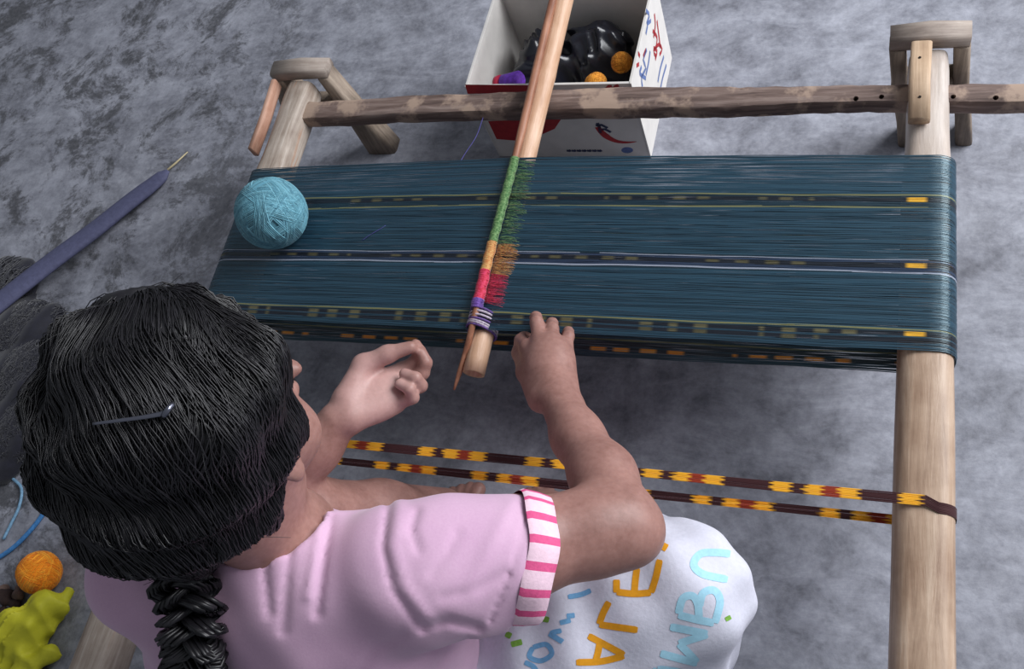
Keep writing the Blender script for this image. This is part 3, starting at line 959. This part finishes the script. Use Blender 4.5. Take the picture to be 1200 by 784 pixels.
# left hand: palm turned to the light, thumb and index pinching a thread
kl = [at(472, 434, 0.294), at(479, 447, 0.291), at(475, 461, 0.292), at(464, 474, 0.295)]
bl_ = [at(407, 470, 0.322), at(410, 478, 0.320), at(412, 485, 0.319), at(413, 492, 0.318)]
for a, b_, r0, r1 in zip(bl_, kl, (0.017, 0.017, 0.0165, 0.016), (0.0118, 0.0118, 0.0115, 0.0108)): f.cone(a, b_, r0, r1, 0.012)
f.ell(at(440, 463, 0.303), (0.028, 0.028, 0.012), None, 0.02)
fing = [[kl[0], at(487, 424, 0.299), at(492, 413, 0.306), at(487, 404, 0.313)],
        [kl[1], at(495, 437, 0.297), at(499, 425, 0.305), at(494, 414, 0.312)],
        [kl[2], at(493, 452, 0.303), at(487, 443, 0.317), at(474, 438, 0.319)],
        [kl[3], at(484, 466, 0.306), at(480, 456, 0.318), at(468, 450, 0.320)]]
for q, rr0 in zip(fing, (0.0092, 0.0092, 0.0088, 0.008)):
    f.chain([(q[0], rr0 + 0.001), (q[1], rr0), (q[2], rr0 * 0.92), (q[3], rr0 * 0.82)], 0.0032)
f.chain([(at(408, 466, 0.324), 0.019), (at(426, 428, 0.328), 0.0138), (at(454, 415, 0.328), 0.0108), (at(481, 407, 0.326), 0.0082)], 0.008)
# legs and feet
f.chain([(rhip, 0.072), (rkn, 0.052), (rkn * 0.5 + rank * 0.5, 0.046), (rank, 0.033)], 0.02)
f.chain([(lhip, 0.072), (lkn, 0.050), (lkn * 0.5 + lank * 0.5, 0.044), (lank, 0.033)], 0.02)
for an, to, s in ((rank, rtoe, 1), (lank, ltoe, -1)):
    dr = unit(np.array([to[0] - an[0], to[1] - an[1], 0])); sd = np.array([dr[1], -dr[0], 0])
    f.cone(an - dr * 0.01 - np.array([0, 0, 0.015]), to - dr * 0.03 + np.array([0, 0, 0.008]), 0.028, 0.019, 0.015)
    for q in range(5):
        o_ = (q - 2) * 0.0135 * s; rt = (0.0115, 0.009, 0.0085, 0.008, 0.0075)[q]; ln = (0.004, 0.005, 0, -0.006, -0.013)[q]
        f.cone(to + sd * o_ * 0.8 - dr * 0.03 + np.array([0, 0, 0.004]), to + sd * o_ + dr * ln, rt, rt, 0.003)
body = f.build('body', M_SKIN, person)

# --- shirt
m_, nt, b = mat('pink_cotton', srgb(226, 172, 200), 0.85, 0.2, 0.25)
v = coords(nt); n1 = nz(nt, v, 420, 2); n2 = nz(nt, v, 9, 4)
c = mixc(nt, 0.5, ramp(nt, n1, [(0.3, srgb(206, 164, 194)), (0.7, srgb(216, 178, 204))]), ramp(nt, n2, [(0.3, srgb(202, 162, 192)), (0.7, srgb(218, 182, 206))]))
nt.links.new(c, b.inputs['Base Color']); bump(nt, b, n1, 0.12, 0.0008)
M_PINK = m_
f = Field((-0.86, -0.14, 0.10), (-0.18, 0.32, 0.56), 0.0036)
f.ell(chest + np.array([0, -0.002, 0]), (0.142, 0.095, 0.155), None, 0.03); f.ell((-0.535, 0.066, 0.25), (0.148, 0.112, 0.15), None, 0.05); f.ell(pel + np.array([-0.04, 0, 0.02]), (0.16, 0.118, 0.10), None, 0.05)
f.cone(lsh, rsh, 0.056, 0.056, 0.04); f.cone(neckb - np.array([0, 0, 0.035]), neckb, 0.085, 0.058, 0.04)
cuff_c = at(605, 652, 0.428); cdir = unit(unit(relb - rsh) + 0.34 * np.array([0.045, -0.896, -0.442]))
f.chain([(rsh, 0.060), (rsh * 0.55 + cuff_c * 0.45, 0.0635), (cuff_c + cdir * 0.03, 0.061)], 0.03)
lcuff = lsh * 0.45 + lelb * 0.55; ldir = unit(lelb - lsh)
f.cone(lsh + np.array([0.02, -0.01, -0.02]), at(255, 800, 0.24), 0.052, 0.07, 0.06)
f.chain([(lsh, 0.056), (lcuff + ldir * 0.02, 0.054)], 0.03)
X, Y, Z = f.grid()
# folds: drape lines running from the shoulders, soft creases under the arm
w1 = np.sin(48 * X - 30 * Z + 2.2 * np.sin(14 * Y + 9 * Z)); w2 = np.sin(70 * Z + 42 * Y - 25 * X + 1.8 * np.sin(17 * X))
w3 = np.sin(95 * (X + 0.5 * Y) + 40 * Z + 2 * np.sin(22 * Z))
f.d += (0.0014 * w1 + 0.0012 * w2 + 0.0008 * w3).astype(np.float32)


def creases(fl, lst):
    """seams and folds: grooves (positive) or ridges (negative) along image-pixel lines, carried through the garment along camera rays"""
    X, Y, Z = fl.grid()
    q = [ROT[0][i] * X + ROT[1][i] * Y + ROT[2][i] * (Z - CAM_H) for i in range(3)]
    U = PC[0] + q[0] / -q[2] * FPX; W = PC[1] - q[1] / -q[2] * FPX
    for pts, dep, sg in lst:
        D = np.full(U.shape, 1e9)
        for (a, b_), (c, d_) in zip(pts[:-1], pts[1:]):
            L = (c - a) ** 2 + (d_ - b_) ** 2; t = np.clip(((U - a) * (c - a) + (W - b_) * (d_ - b_)) / L, 0, 1)
            D = np.minimum(D, (U - a - t * (c - a)) ** 2 + (W - b_ - t * (d_ - b_)) ** 2)
        fl.d += (dep * np.exp(-D / sg ** 2)).astype(np.float32)


creases(f, [([(456, 585), (448, 640), (460, 690), (494, 738)], 0.0034, 4), ([(468, 588), (461, 640), (474, 688), (505, 730)], -0.0026, 8),
            ([(388, 604), (380, 650), (372, 720)], 0.0040, 5), ([(376, 612), (368, 650), (360, 700)], -0.0025, 5), ([(346, 618), (338, 660), (332, 740)], 0.0030, 6),
            ([(312, 632), (310, 670), (316, 720)], 0.0030, 5), ([(505, 672), (524, 650), (536, 625)], 0.0022, 6), ([(520, 700), (560, 690), (592, 672)], 0.0020, 7),
            ([(498, 735), (525, 728), (560, 735)], 0.0050, 6), ([(488, 600), (482, 622), (490, 645)], 0.0030, 5), ([(600, 590), (575, 640), (550, 690)], -0.0020, 9),
            ([(620, 592), (606, 650), (574, 728)], 0.0026, 3), ([(470, 745), (440, 760), (420, 790)], 0.0024, 7), ([(548, 752), (520, 770), (500, 800)], 0.0028, 6)])


def cut_sleeve(fl, c, dr, R):
    X, Y, Z = fl.grid()
    a = (X - c[0]) * dr[0] + (Y - c[1]) * dr[1] + (Z - c[2]) * dr[2]
    rad = np.sqrt(np.maximum((X - c[0]) ** 2 + (Y - c[1]) ** 2 + (Z - c[2]) ** 2 - a * a, 0))
    fl.d = np.where((rad < R) & (a > -0.01), np.maximum(fl.d, a), fl.d).astype(np.float32)


cut_sleeve(f, cuff_c, cdir, 0.11); cut_sleeve(f, lcuff, ldir, 0.10)
f.cone(cuff_c + cdir * 0.034, cuff_c + cdir * 0.07, 0.050, 0.055, 0.004, True)
f.cone(lcuff + ldir * 0.034, lcuff + ldir * 0.07, 0.046, 0.05, 0.004, True)
f.ell(neckb + np.array([0.0, 0.018, 0.035]), (0.066, 0.066, 0.055), None, 0.006, True); f.ell(neckb + np.array([0.01, 0.10, -0.02]), (0.10, 0.085, 0.10), None, 0.01, True)
f.half((0, 0, 0.125), (0, 0, -1))
shirt = f.build('shirt', M_PINK, person); tag(shirt, 'pale pink short-sleeved shirt')

# cuff: striped band at the end of the sleeve
M_STRW = plain('cuff_white', srgb(240, 206, 222), 0.85, 0.06, 300, 0.2)
M_STRP = plain('cuff_pink', srgb(222, 92, 142), 0.85, 0.1, 300, 0.2)


def cuff(c, dr, R0, R1, ln, parent):
    s = unit(np.cross(dr, (0, 0, 1))); w = np.cross(s, dr); n_ = 96; V, F, MI = [], [], []
    rings = [(-0.004, R0 * 0.99), (0.0, R0 + 0.0015), (ln * 0.5, (R0 + R1) / 2 + 0.002), (ln, R1 + 0.001), (ln, R1 - 0.003), (0.0, R0 - 0.006)]
    for a, R in rings:
        for j in range(n_):
            th = 2 * math.pi * j / n_; rr_ = R * (1 + 0.012 * math.sin(th * 9) + 0.02 * math.sin(th * 2 + 1))
            V.append(c + dr * (a + 0.0015 * math.sin(th * 5)) + rr_ * (math.cos(th) * s + math.sin(th) * w))
    for i in range(len(rings) - 1):
        for j in range(n_):
            F.append((i * n_ + j, i * n_ + (j + 1) % n_, (i + 1) * n_ + (j + 1) % n_, (i + 1) * n_ + j)); MI.append(1 if (j % 6) < 2 else 0)
    o_ = mesh_obj('cuff', V, F, [M_STRW, M_STRP], parent); o_.data.polygons.foreach_set('material_index', MI)
    return tag(o_, 'white cuff with deep pink stripes')


cuff(cuff_c - cdir * 0.002, cdir, 0.063, 0.060, 0.026, shirt)
cuff(lcuff - ldir * 0.002, ldir, 0.056, 0.053, 0.024, shirt)

# --- trousers
M_WHITE = plain('white_cotton', srgb(208, 208, 222), 0.85, 0.05, 200, 0.2)
f = Field((-0.74, -0.16, 0.0), (-0.06, 0.40, 0.36), 0.0036)
f.ell(pel + np.array([0, 0, -0.01]), (0.155, 0.125, 0.105), None, 0.05)
kx = rkn + np.array([0.012, -0.004, -0.004])
f.chain([(rhip + np.array([0, 0, 0.015]), 0.10), ((rhip + rkn) / 2, 0.096), (kx, 0.072)], 0.05)
f.chain([(kx, 0.070), (rkn * 0.6 + rank * 0.4 + np.array([0, -0.02, -0.01]), 0.075), (rkn * 0.3 + rank * 0.7, 0.05)], 0.05)
f.cone(kx + np.array([-0.01, -0.05, -0.09]), rhip + np.array([0.03, -0.03, -0.02]), 0.07, 0.09, 0.05)
f.chain([(lhip, 0.09), (lhip * 0.5 + lkn * 0.5, 0.075), (lhip * 0.28 + lkn * 0.72, 0.06)], 0.05)
X, Y, Z = f.grid()
f.d += (0.0026 * np.sin(60 * (X + Y) - 45 * Z + 2.4 * np.sin(16 * X - 10 * Y)) + 0.0016 * np.sin(100 * Y - 70 * X + 2 * np.sin(30 * Z))).astype(np.float32)
f.half((0, 0, 0.004), (0, 0, -1))
trousers = f.build('trousers', M_WHITE, person); tag(trousers, 'white cotton trousers printed with orange and blue letters')
TB = bvh(trousers)


def on_surface(tree, u, v_, off=0.0004):
    d = Vector(ray(u, v_)); h, n_, i, dist = tree.ray_cast(Vector(EYE), d)
    if h is None: return None, None
    if n_.dot(d) > 0: n_ = -n_
    return np.array(h + n_ * off), np.array(n_)


def printed(name, strokes, wpx, m_):
    """letters printed on the cloth: strokes laid on the surface itself"""
    mb = MB()
    for st in strokes:
        P = bez([(u, v_, 0) for u, v_ in st], max(8, 6 * len(st))) if len(st) > 2 else np.linspace((*st[0], 0), (*st[1], 0), 12)
        T = np.gradient(P, axis=0); rows = []
        ncap = 0
        for i in range(len(P)):
            s = np.array([-T[i][1], T[i][0], 0]); s /= np.linalg.norm(s) + 1e-9
            e = min(i, len(P) - 1 - i); w = wpx / 2 * (0.75 if e == 0 else 1)
            row = [on_surface(TB, *(P[i] + s * w * q)[:2])[0] for q in (-1, -0.5, 0, 0.5, 1)]
            rows.append(row if all(r is not None for r in row) else None)
        for a, b_ in zip(rows[:-1], rows[1:]):
            if a is None or b_ is None: continue
            if max(np.linalg.norm(a[q] - b_[q]) for q in range(5)) > 0.03: continue
            mb.add(a + b_, [(q, q + 1, q + 6, q + 5) for q in range(4)])
    if mb.V: return mb.build(name, m_, trousers)


M_LOR = plain('letter_orange', srgb(222, 152, 28), 0.8, 0.1, 200, bstr=0)
M_LBL = plain('letter_blue', srgb(164, 212, 232), 0.8, 0.08, 200, bstr=0)
M_LBD = plain('letter_mid_blue', srgb(110, 162, 204), 0.8, 0.15, 200, bstr=0)
M_LGR = plain('leaf_green', srgb(122, 170, 70), 0.8, 0.3, 120, bstr=0)
C6 = lambda pts: [(520 + x / 3.158, 540 + y / 3.158) for x, y in pts]
printed('orange_letters', [C6([(535, 648), (600, 682), (668, 718)]), C6([(490, 746), (580, 742), (668, 722)]), C6([(578, 672), (572, 704), (562, 742)]),   # A
                           C6([(612, 522), (590, 565), (576, 605)]), C6([(576, 606), (645, 616), (718, 626)]),                                             # L
                           C6([(640, 440), (640, 488)]), C6([(716, 398), (710, 440), (706, 488)]), C6([(800, 366), (786, 430), (768, 488)]), C6([(640, 486), (706, 492), (768, 488)]),   # E
                           C6([(808, 330), (816, 318), (822, 306)])], 8, M_LOR)
printed('blue_letters', [C6([(1060, 345), (1010, 340), (950, 345), (925, 385), (960, 420), (1050, 440)]),                                                   # U
                         C6([(868, 570), (940, 588), (1000, 600)]), C6([(868, 566), (885, 510), (920, 500), (940, 530), (945, 584)]), C6([(945, 540), (960, 490), (1000, 480), (1022, 520), (1004, 600)]),  # B
                         C6([(838, 614), (908, 627), (976, 640)]), C6([(976, 642), (925, 658), (870, 676)]), C6([(870, 676), (905, 710), (938, 746)]), C6([(938, 748), (868, 730), (802, 712)]),  # M
                         C6([(790, 770), (770, 800), (790, 840), (870, 850), (910, 825), (880, 785), (790, 770)])], 9, M_LBL)
printed('small_blue_letters', [C6([(390, 640), (440, 670), (400, 640), (436, 628)]), C6([(330, 690), (318, 725), (360, 740), (400, 715), (380, 680), (330, 690)]), C6([(460, 505), (510, 495), (545, 480)]),
                               C6([(300, 745), (330, 760), (345, 780)]), C6([(455, 575), (485, 572)]), C6([(430, 600), (470, 590)])], 6, M_LBD)
for q in ([(270, 600), (310, 590), (340, 600)], [(230, 640), (250, 650)], [(330, 575), (390, 590)], [(250, 680), (290, 670)], [(1048, 575), (1056, 590)]): printed('leaf_print', [C6(q)], 7, M_LGR)

# --- hair
m_, nt, b = mat('black_hair', srgb(18, 16, 20), 0.46, 0.6)
vv = coords(nt); nn = nz(nt, vv, 40, 3)
nt.links.new(ramp(nt, nn, [(0.3, srgb(12, 11, 14)), (0.7, srgb(28, 26, 32))]), b.inputs['Base Color'])
M_HAIR = m_
hcen = at(188, 486, 0.640)
f = Field(hcen - 0.19, hcen + 0.19, 0.004)
f.ell(hcen, (0.100, 0.104, 0.110), AX, 0.02)
f.ell(H_(-0.026, 0.002, 0.024), (0.090, 0.086, 0.094), AX, 0.03)
nape = at(222, 628, 0.570)
f.ell(hcen * 0.5 + nape * 0.5, (0.080, 0.080, 0.080), AX, 0.07)
X, Y, Z = f.grid()
gd = unit(nape - hcen); fr0 = unit(H_(0.06, 0.02, 0.03) - hcen); e1 = unit(np.cross(fr0, gd))
q = np.sqrt((X - hcen[0]) ** 2 + (Y - hcen[1]) ** 2 + (Z - hcen[2]) ** 2) + 1e-6
om_ = np.arccos(np.clip(((X - hcen[0]) * gd[0] + (Y - hcen[1]) * gd[1] + (Z - hcen[2]) * gd[2]) / q, -1, 1))
lo_ = ((X - hcen[0]) * e1[0] + (Y - hcen[1]) * e1[1] + (Z - hcen[2]) * e1[2]) / q
f.d += (0.0058 * np.sin(10 * om_ + 2.4 * np.sin(5 * lo_)) + 0.0030 * np.sin(23 * lo_ + 3 * np.sin(4 * om_))).astype(np.float32)
hair = f.build('hair', M_HAIR, person); tag(hair, 'wavy black hair gathered at the nape')
HB = bvh(hair)


def on_hair(dv, off):
    d = Vector(unit(dv)); h, n_, i, dist = HB.ray_cast(Vector(hcen) + d * 0.3, -d)
    return None if h is None else np.array(h) + np.array(d) * off


gd = unit(nape - hcen)                                  # all strands run to the nape
front = unit(H_(0.06, 0.02, 0.03) - hcen)
mb = MB()
e1 = unit(np.cross(front, gd)); e2 = np.cross(e1, front)
for i in range(5200):
    # start near the hairline or anywhere over the crown
    spread = 1.0 * random.random(); a = random.random() * 2 * math.pi
    s0 = unit(front * math.cos(spread) + (e1 * math.cos(a) + e2 * math.sin(a)) * math.sin(spread))
    if i % 5 == 0:
        th = 0.1 + 0.9 * random.random(); s0 = unit(-gd * math.cos(th) + (e1 * math.cos(a) + np.cross(gd, e1) * math.sin(a)) * math.sin(th))
    elif random.random() < 0.6: s0 = unit(rng.normal(size=3))
    om = math.acos(max(-1, min(1, s0 @ gd)))
    if om < 0.3 or om > 3.05: continue
    lat = unit(np.cross(s0, gd)); ph = 2.6 * math.sin(4.3 * (s0 @ e1) + 2 * (s0 @ e2)) + random.gauss(0, 0.3); P = []
    off = 0.0008 + 0.004 * random.random(); amp = 0.07 + 0.03 * random.random()
    T1 = 0.9 + 0.1 * random.random()
    N = 24
    for q in range(N):
        t = q / (N - 1) * T1
        d = (math.sin((1 - t) * om) * s0 + math.sin(t * om) * gd) / math.sin(om)
        wv = math.sin(t * om * 7.5 + ph)
        d = d + lat * (amp * wv * (0.3 + 0.7 * min(1, t * 3)) * (1 - 0.5 * t)) + lat * random.gauss(0, 0.001)
        p = on_hair(d, off + 0.002 * math.sin(t * om * 7.5 + ph + 1.2) - (0.004 if q == 0 else 0))
        if p is not None: P.append(p)
    if len(P) > 5: mb.add(*tube(P, [0.00075 * (0.5 + 0.6 * math.sin(math.pi * min(1, (q + 2) / len(P)))) for q in range(len(P))], 3, False))
# flyaway hairs
for i in range(130):
    a = unit(rng.normal(size=3)); p = on_hair(a, 0.001)
    if p is None or (p - hc) @ fwd > -0.02: continue
    t = unit(np.cross(a, rng.normal(size=3)))
    mb.add(*tube(bez([p, p + a * 0.006 + t * 0.015, p + a * 0.010 + t * 0.03 + rng.normal(size=3) * 0.004], 7), 0.00025, 3, False))
tag(mb.build('hair_strands', M_HAIR, hair), kind='stuff')

# braid hanging down the back
SB = bvh(shirt)
bp = [nape + np.array([0.01, -0.0, 0.0])]
for u, v_ in ((232, 664), (242, 704), (250, 747), (258, 790), (266, 840), (276, 890)):
    h, n_ = on_surface(SB, u, v_, 0.024)
    if h is None: h = at(u, v_, 0.40)
    bp.append(h)
for i in range(2, len(bp)): bp[i] = bp[i] * 0.6 + bp[i - 1] * 0.0 + 0.4 * bp[i]
bpath = bez(bp, 80)
mb = MB()
T = np.gradient(bpath, axis=0); acc_ = np.concatenate([[0], np.cumsum(np.linalg.norm(np.diff(bpath, axis=0), axis=1))])
for sidx in range(3):
    for fil in range(26):
        ra, rr_ = random.random() * 6.28, math.sqrt(random.random()) * 0.0115
        P = []
        for i in range(80):
            t = unit(T[i]); s = unit(np.cross(t, (0.347, -0.401, 0.848))); w = np.cross(s, t)
            ph = acc_[i] / 0.052 * 2 * math.pi + sidx * 2 * math.pi / 3
            wd = 0.021 * (1 - 0.15 * i / 79)
            P.append(bpath[i] + s * (wd * math.sin(ph) + rr_ * math.cos(ra + i * 0.12)) + w * (0.012 * math.sin(2 * ph) + rr_ * math.sin(ra + i * 0.12)))
        mb.add(*tube(P, 0.0024, 4))
tag(mb.build('braid', M_HAIR, person), 'thick black braid down the back')

# hair clip
M_CLIP = plain('clip_metal', srgb(120, 122, 135), 0.25, 0.1, 50, 0.9, bstr=0); M_CLIP.node_tree.nodes['Principled BSDF'].inputs['Metallic'].default_value = 0.9
cl = [on_surface(HB, u, v_, 0.009)[0] for u, v_ in ((120, 497), (145, 494), (170, 491), (186, 489), (199, 487))]
clip = empty('hair_clip', cl[2], 'slim metal hair clip pinned in the black hair', 'hair clip')
mesh_obj('clip_bar', *tube(bez(cl, 20), np.interp(np.arange(20), [0, 15, 19], [0.0012, 0.0022, 0.003]), 8, True, 0.5), M_CLIP, clip)
mesh_obj('clip_spring', *tube(bez([cl[4] + np.array([-0.002, -0.004, 0.001]), cl[4] + np.array([0.002, 0, 0.004]), cl[4] + np.array([0.002, 0.006, 0.001])], 8), 0.0024, 8), M_CLIP, clip)

# ------------------------------------------------------------------ things on the floor
# navy stick lying on the floor
wr = empty('wrapped_stick', at(100, 275, 0), 'long flat stick wrapped in navy cloth with a thin pale tip on the cement', 'stick')
P = bez([at(u, v_, z_) for u, v_, z_ in ((-70, 412, 0.064), (0, 354, 0.050), (60, 307, 0.036), (110, 270, 0.026), (150, 238, 0.019), (180, 215, 0.014), (197, 200, 0.011))], 40)   # its near end rests on the yarn heap
Vt, Ft = tube(P, np.interp(np.arange(40), [0, 30, 36, 39], [0.027, 0.0215, 0.0175, 0.006]), 14, True, 0.45)
mesh_obj('cloth_cover', Vt, Ft, plain('navy_cloth', srgb(84, 86, 114), 0.7, 0.15, 120), wr)
mesh_obj('tip', *tube([at(188, 206, 0.010), at(206, 191, 0.008), at(220, 178, 0.006)], [0.0024, 0.0022, 0.0012], 7), plain('tip_wood', srgb(190, 176, 140), 0.6, 0.1), wr)

# heap of dark yarn
M_DYARN = plain('dark_yarn', srgb(23, 23, 36), 0.6, 0.35, 80, 0.4, 0.3)
hp = empty('yarn_heap', at(10, 440, 0), 'loose heap of dark navy yarn on the cement beside the navy stick', 'yarn')
c0 = at(5, 445, 0.0)
f = Field(c0 - np.array([0.25, 0.3, 0.01]), c0 + np.array([0.25, 0.3, 0.1]), 0.007)
blobs = [((0, 350), 0.10, 0.03), ((30, 400), 0.09, 0.045), ((-30, 430), 0.14, 0.05), ((35, 450), 0.10, 0.05), ((25, 505), 0.085, 0.045), ((-20, 500), 0.13, 0.05), ((60, 385), 0.05, 0.025), ((10, 530), 0.06, 0.03)]
for (u, v_), R, hz in blobs: f.ell(at(u, v_, 0.0), (R, R, hz), None, 0.03)
f.half((0, 0, 0.001), (0, 0, -1))
X, Y, Z = f.grid(); f.d += (0.006 * np.sin(50 * X + 20 * Y) * np.sin(43 * Y - 30 * X + 40 * Z)).astype(np.float32)
f.build('heap_core', M_DYARN, hp)
mb = MB()
for i in range(1500):
    (u, v_), R, hz = blobs[random.randrange(len(blobs))]; c = at(u, v_, 0)
    th = random.random() * 6.28; cv = random.gauss(0, 0.5); st = 0.010 + 0.006 * random.random()
    x, y = c[0] + 0.55 * R * random.gauss(0, .6), c[1] + 0.55 * R * random.gauss(0, .6); P = []
    for q in range(12):
        th += cv * 0.35 + random.gauss(0, 0.12); x += st * math.cos(th); y += st * math.sin(th); z = 0
        for (u2, v2), R2, h2 in blobs:
            c2 = at(u2, v2, 0); e = 1 - ((x - c2[0]) ** 2 + (y - c2[1]) ** 2) / R2 ** 2
            if e > 0: z = max(z, h2 * math.sqrt(e))
        if z == 0: break
        P.append((x, y, z + 0.004 + 0.002 * random.random()))
    if len(P) > 4: mb.add(*tube(P, 0.0009 + 0.0006 * random.random(), 3, False))
tag(mb.build('yarn_strands', M_DYARN, hp), kind='stuff')

# blue strings
M_STR = plain('blue_string', srgb(70, 130, 190), 0.5, 0.25, 200, bstr=0); M_STR2 = plain('pale_string', srgb(120, 160, 190), 0.5, 0.25, 200, bstr=0)
P = bez([at(u, v_, 0.004) for u, v_ in ((14, 560), (25, 572), (23, 592), (14, 612), (4, 632))], 24)
tag(mesh_obj('string', *tube(P, 0.0028, 6), M_STR2), 'short pale blue string curling out of the dark yarn heap', 'string')
P = bez([at(u, v_, 0.005) for u, v_ in ((60, 584), (48, 606), (30, 628), (10, 646), (-20, 664))], 24)
tag(mesh_obj('string', *tube(P, 0.0042, 6), M_STR), 'bright blue string on the cement near the orange ball', 'string')

# orange ball
ro = 0.034
yo = yarn_ball('orange_ball', at(46, 671, ro + 0.001), ro, [np.array(srgb(232, 140, 24)[:3]), np.array(srgb(242, 162, 44)[:3]), np.array(srgb(222, 122, 16)[:3])],
               'round orange ball of wound yarn beside the yellow-green cloth', 'yarn ball', 11, 0.0011, 26)

# yellow-green cloth
M_YC = plain('yellow_cloth', srgb(190, 186, 46), 0.6, 0.18, 30, 0.3)
cc = at(30, 745, 0.03)
f = Field(cc - np.array([0.16, 0.15, 0.035]), cc + np.array([0.13, 0.14, 0.06]), 0.0035)
f.chain([(at(76, 698, 0.03), 0.014), (at(55, 712, 0.034), 0.024), (at(25, 735, 0.034), 0.03), (at(-10, 762, 0.03), 0.03)], 0.02)
f.chain([(at(68, 716, 0.02), 0.016), (at(40, 750, 0.022), 0.022), (at(5, 775, 0.022), 0.024)], 0.01)
f.chain([(at(58, 762, 0.018), 0.016), (at(30, 790, 0.018), 0.022)], 0.008)
X, Y, Z = f.grid(); f.d += (0.005 * np.sin(60 * X + 70 * Y + 2 * np.sin(50 * Z)) * np.sin(80 * Y - 45 * X + 30 * Z) + 0.006 * np.abs(np.sin(75 * X - 95 * Y + 60 * Z + 2 * np.sin(60 * X))) - 0.003).astype(np.float32)
f.half((0, 0, 0.002), (0, 0, -1))
tag(f.build('cloth', M_YC), 'crumpled yellow-green cloth on the floor next to the orange ball', 'cloth')

# dried brown husks beside the cloth
M_HUSK = plain('husk', srgb(112, 92, 84), 0.85, 0.4, 90)
for i, (u, v_, r, lb) in enumerate(((22, 696, 0.012, 'pale dried husk touching the orange ball'), (8, 706, 0.017, 'dark knobbly dried husk between the orange ball and the yellow-green cloth'), (4, 690, 0.011, 'small dried husk set a little away from the yellow-green cloth'))):
    c = at(u, v_, r * 0.8)
    f = Field(c - r * 1.9, c + r * 1.9, 0.002)
    for q in range(6):
        f.ell(c + np.array([random.gauss(0, r * .45), random.gauss(0, r * .45), random.gauss(0, r * .2)]), (r * .6, r * .5, r * .55), None, 0.004)
    f.half((0, 0, 0.001), (0, 0, -1))
    tag(f.build('dried_husk', M_HUSK if i != 1 else plain('husk_dark', srgb(58, 44, 42), 0.85, 0.4, 90)), lb, 'husk')
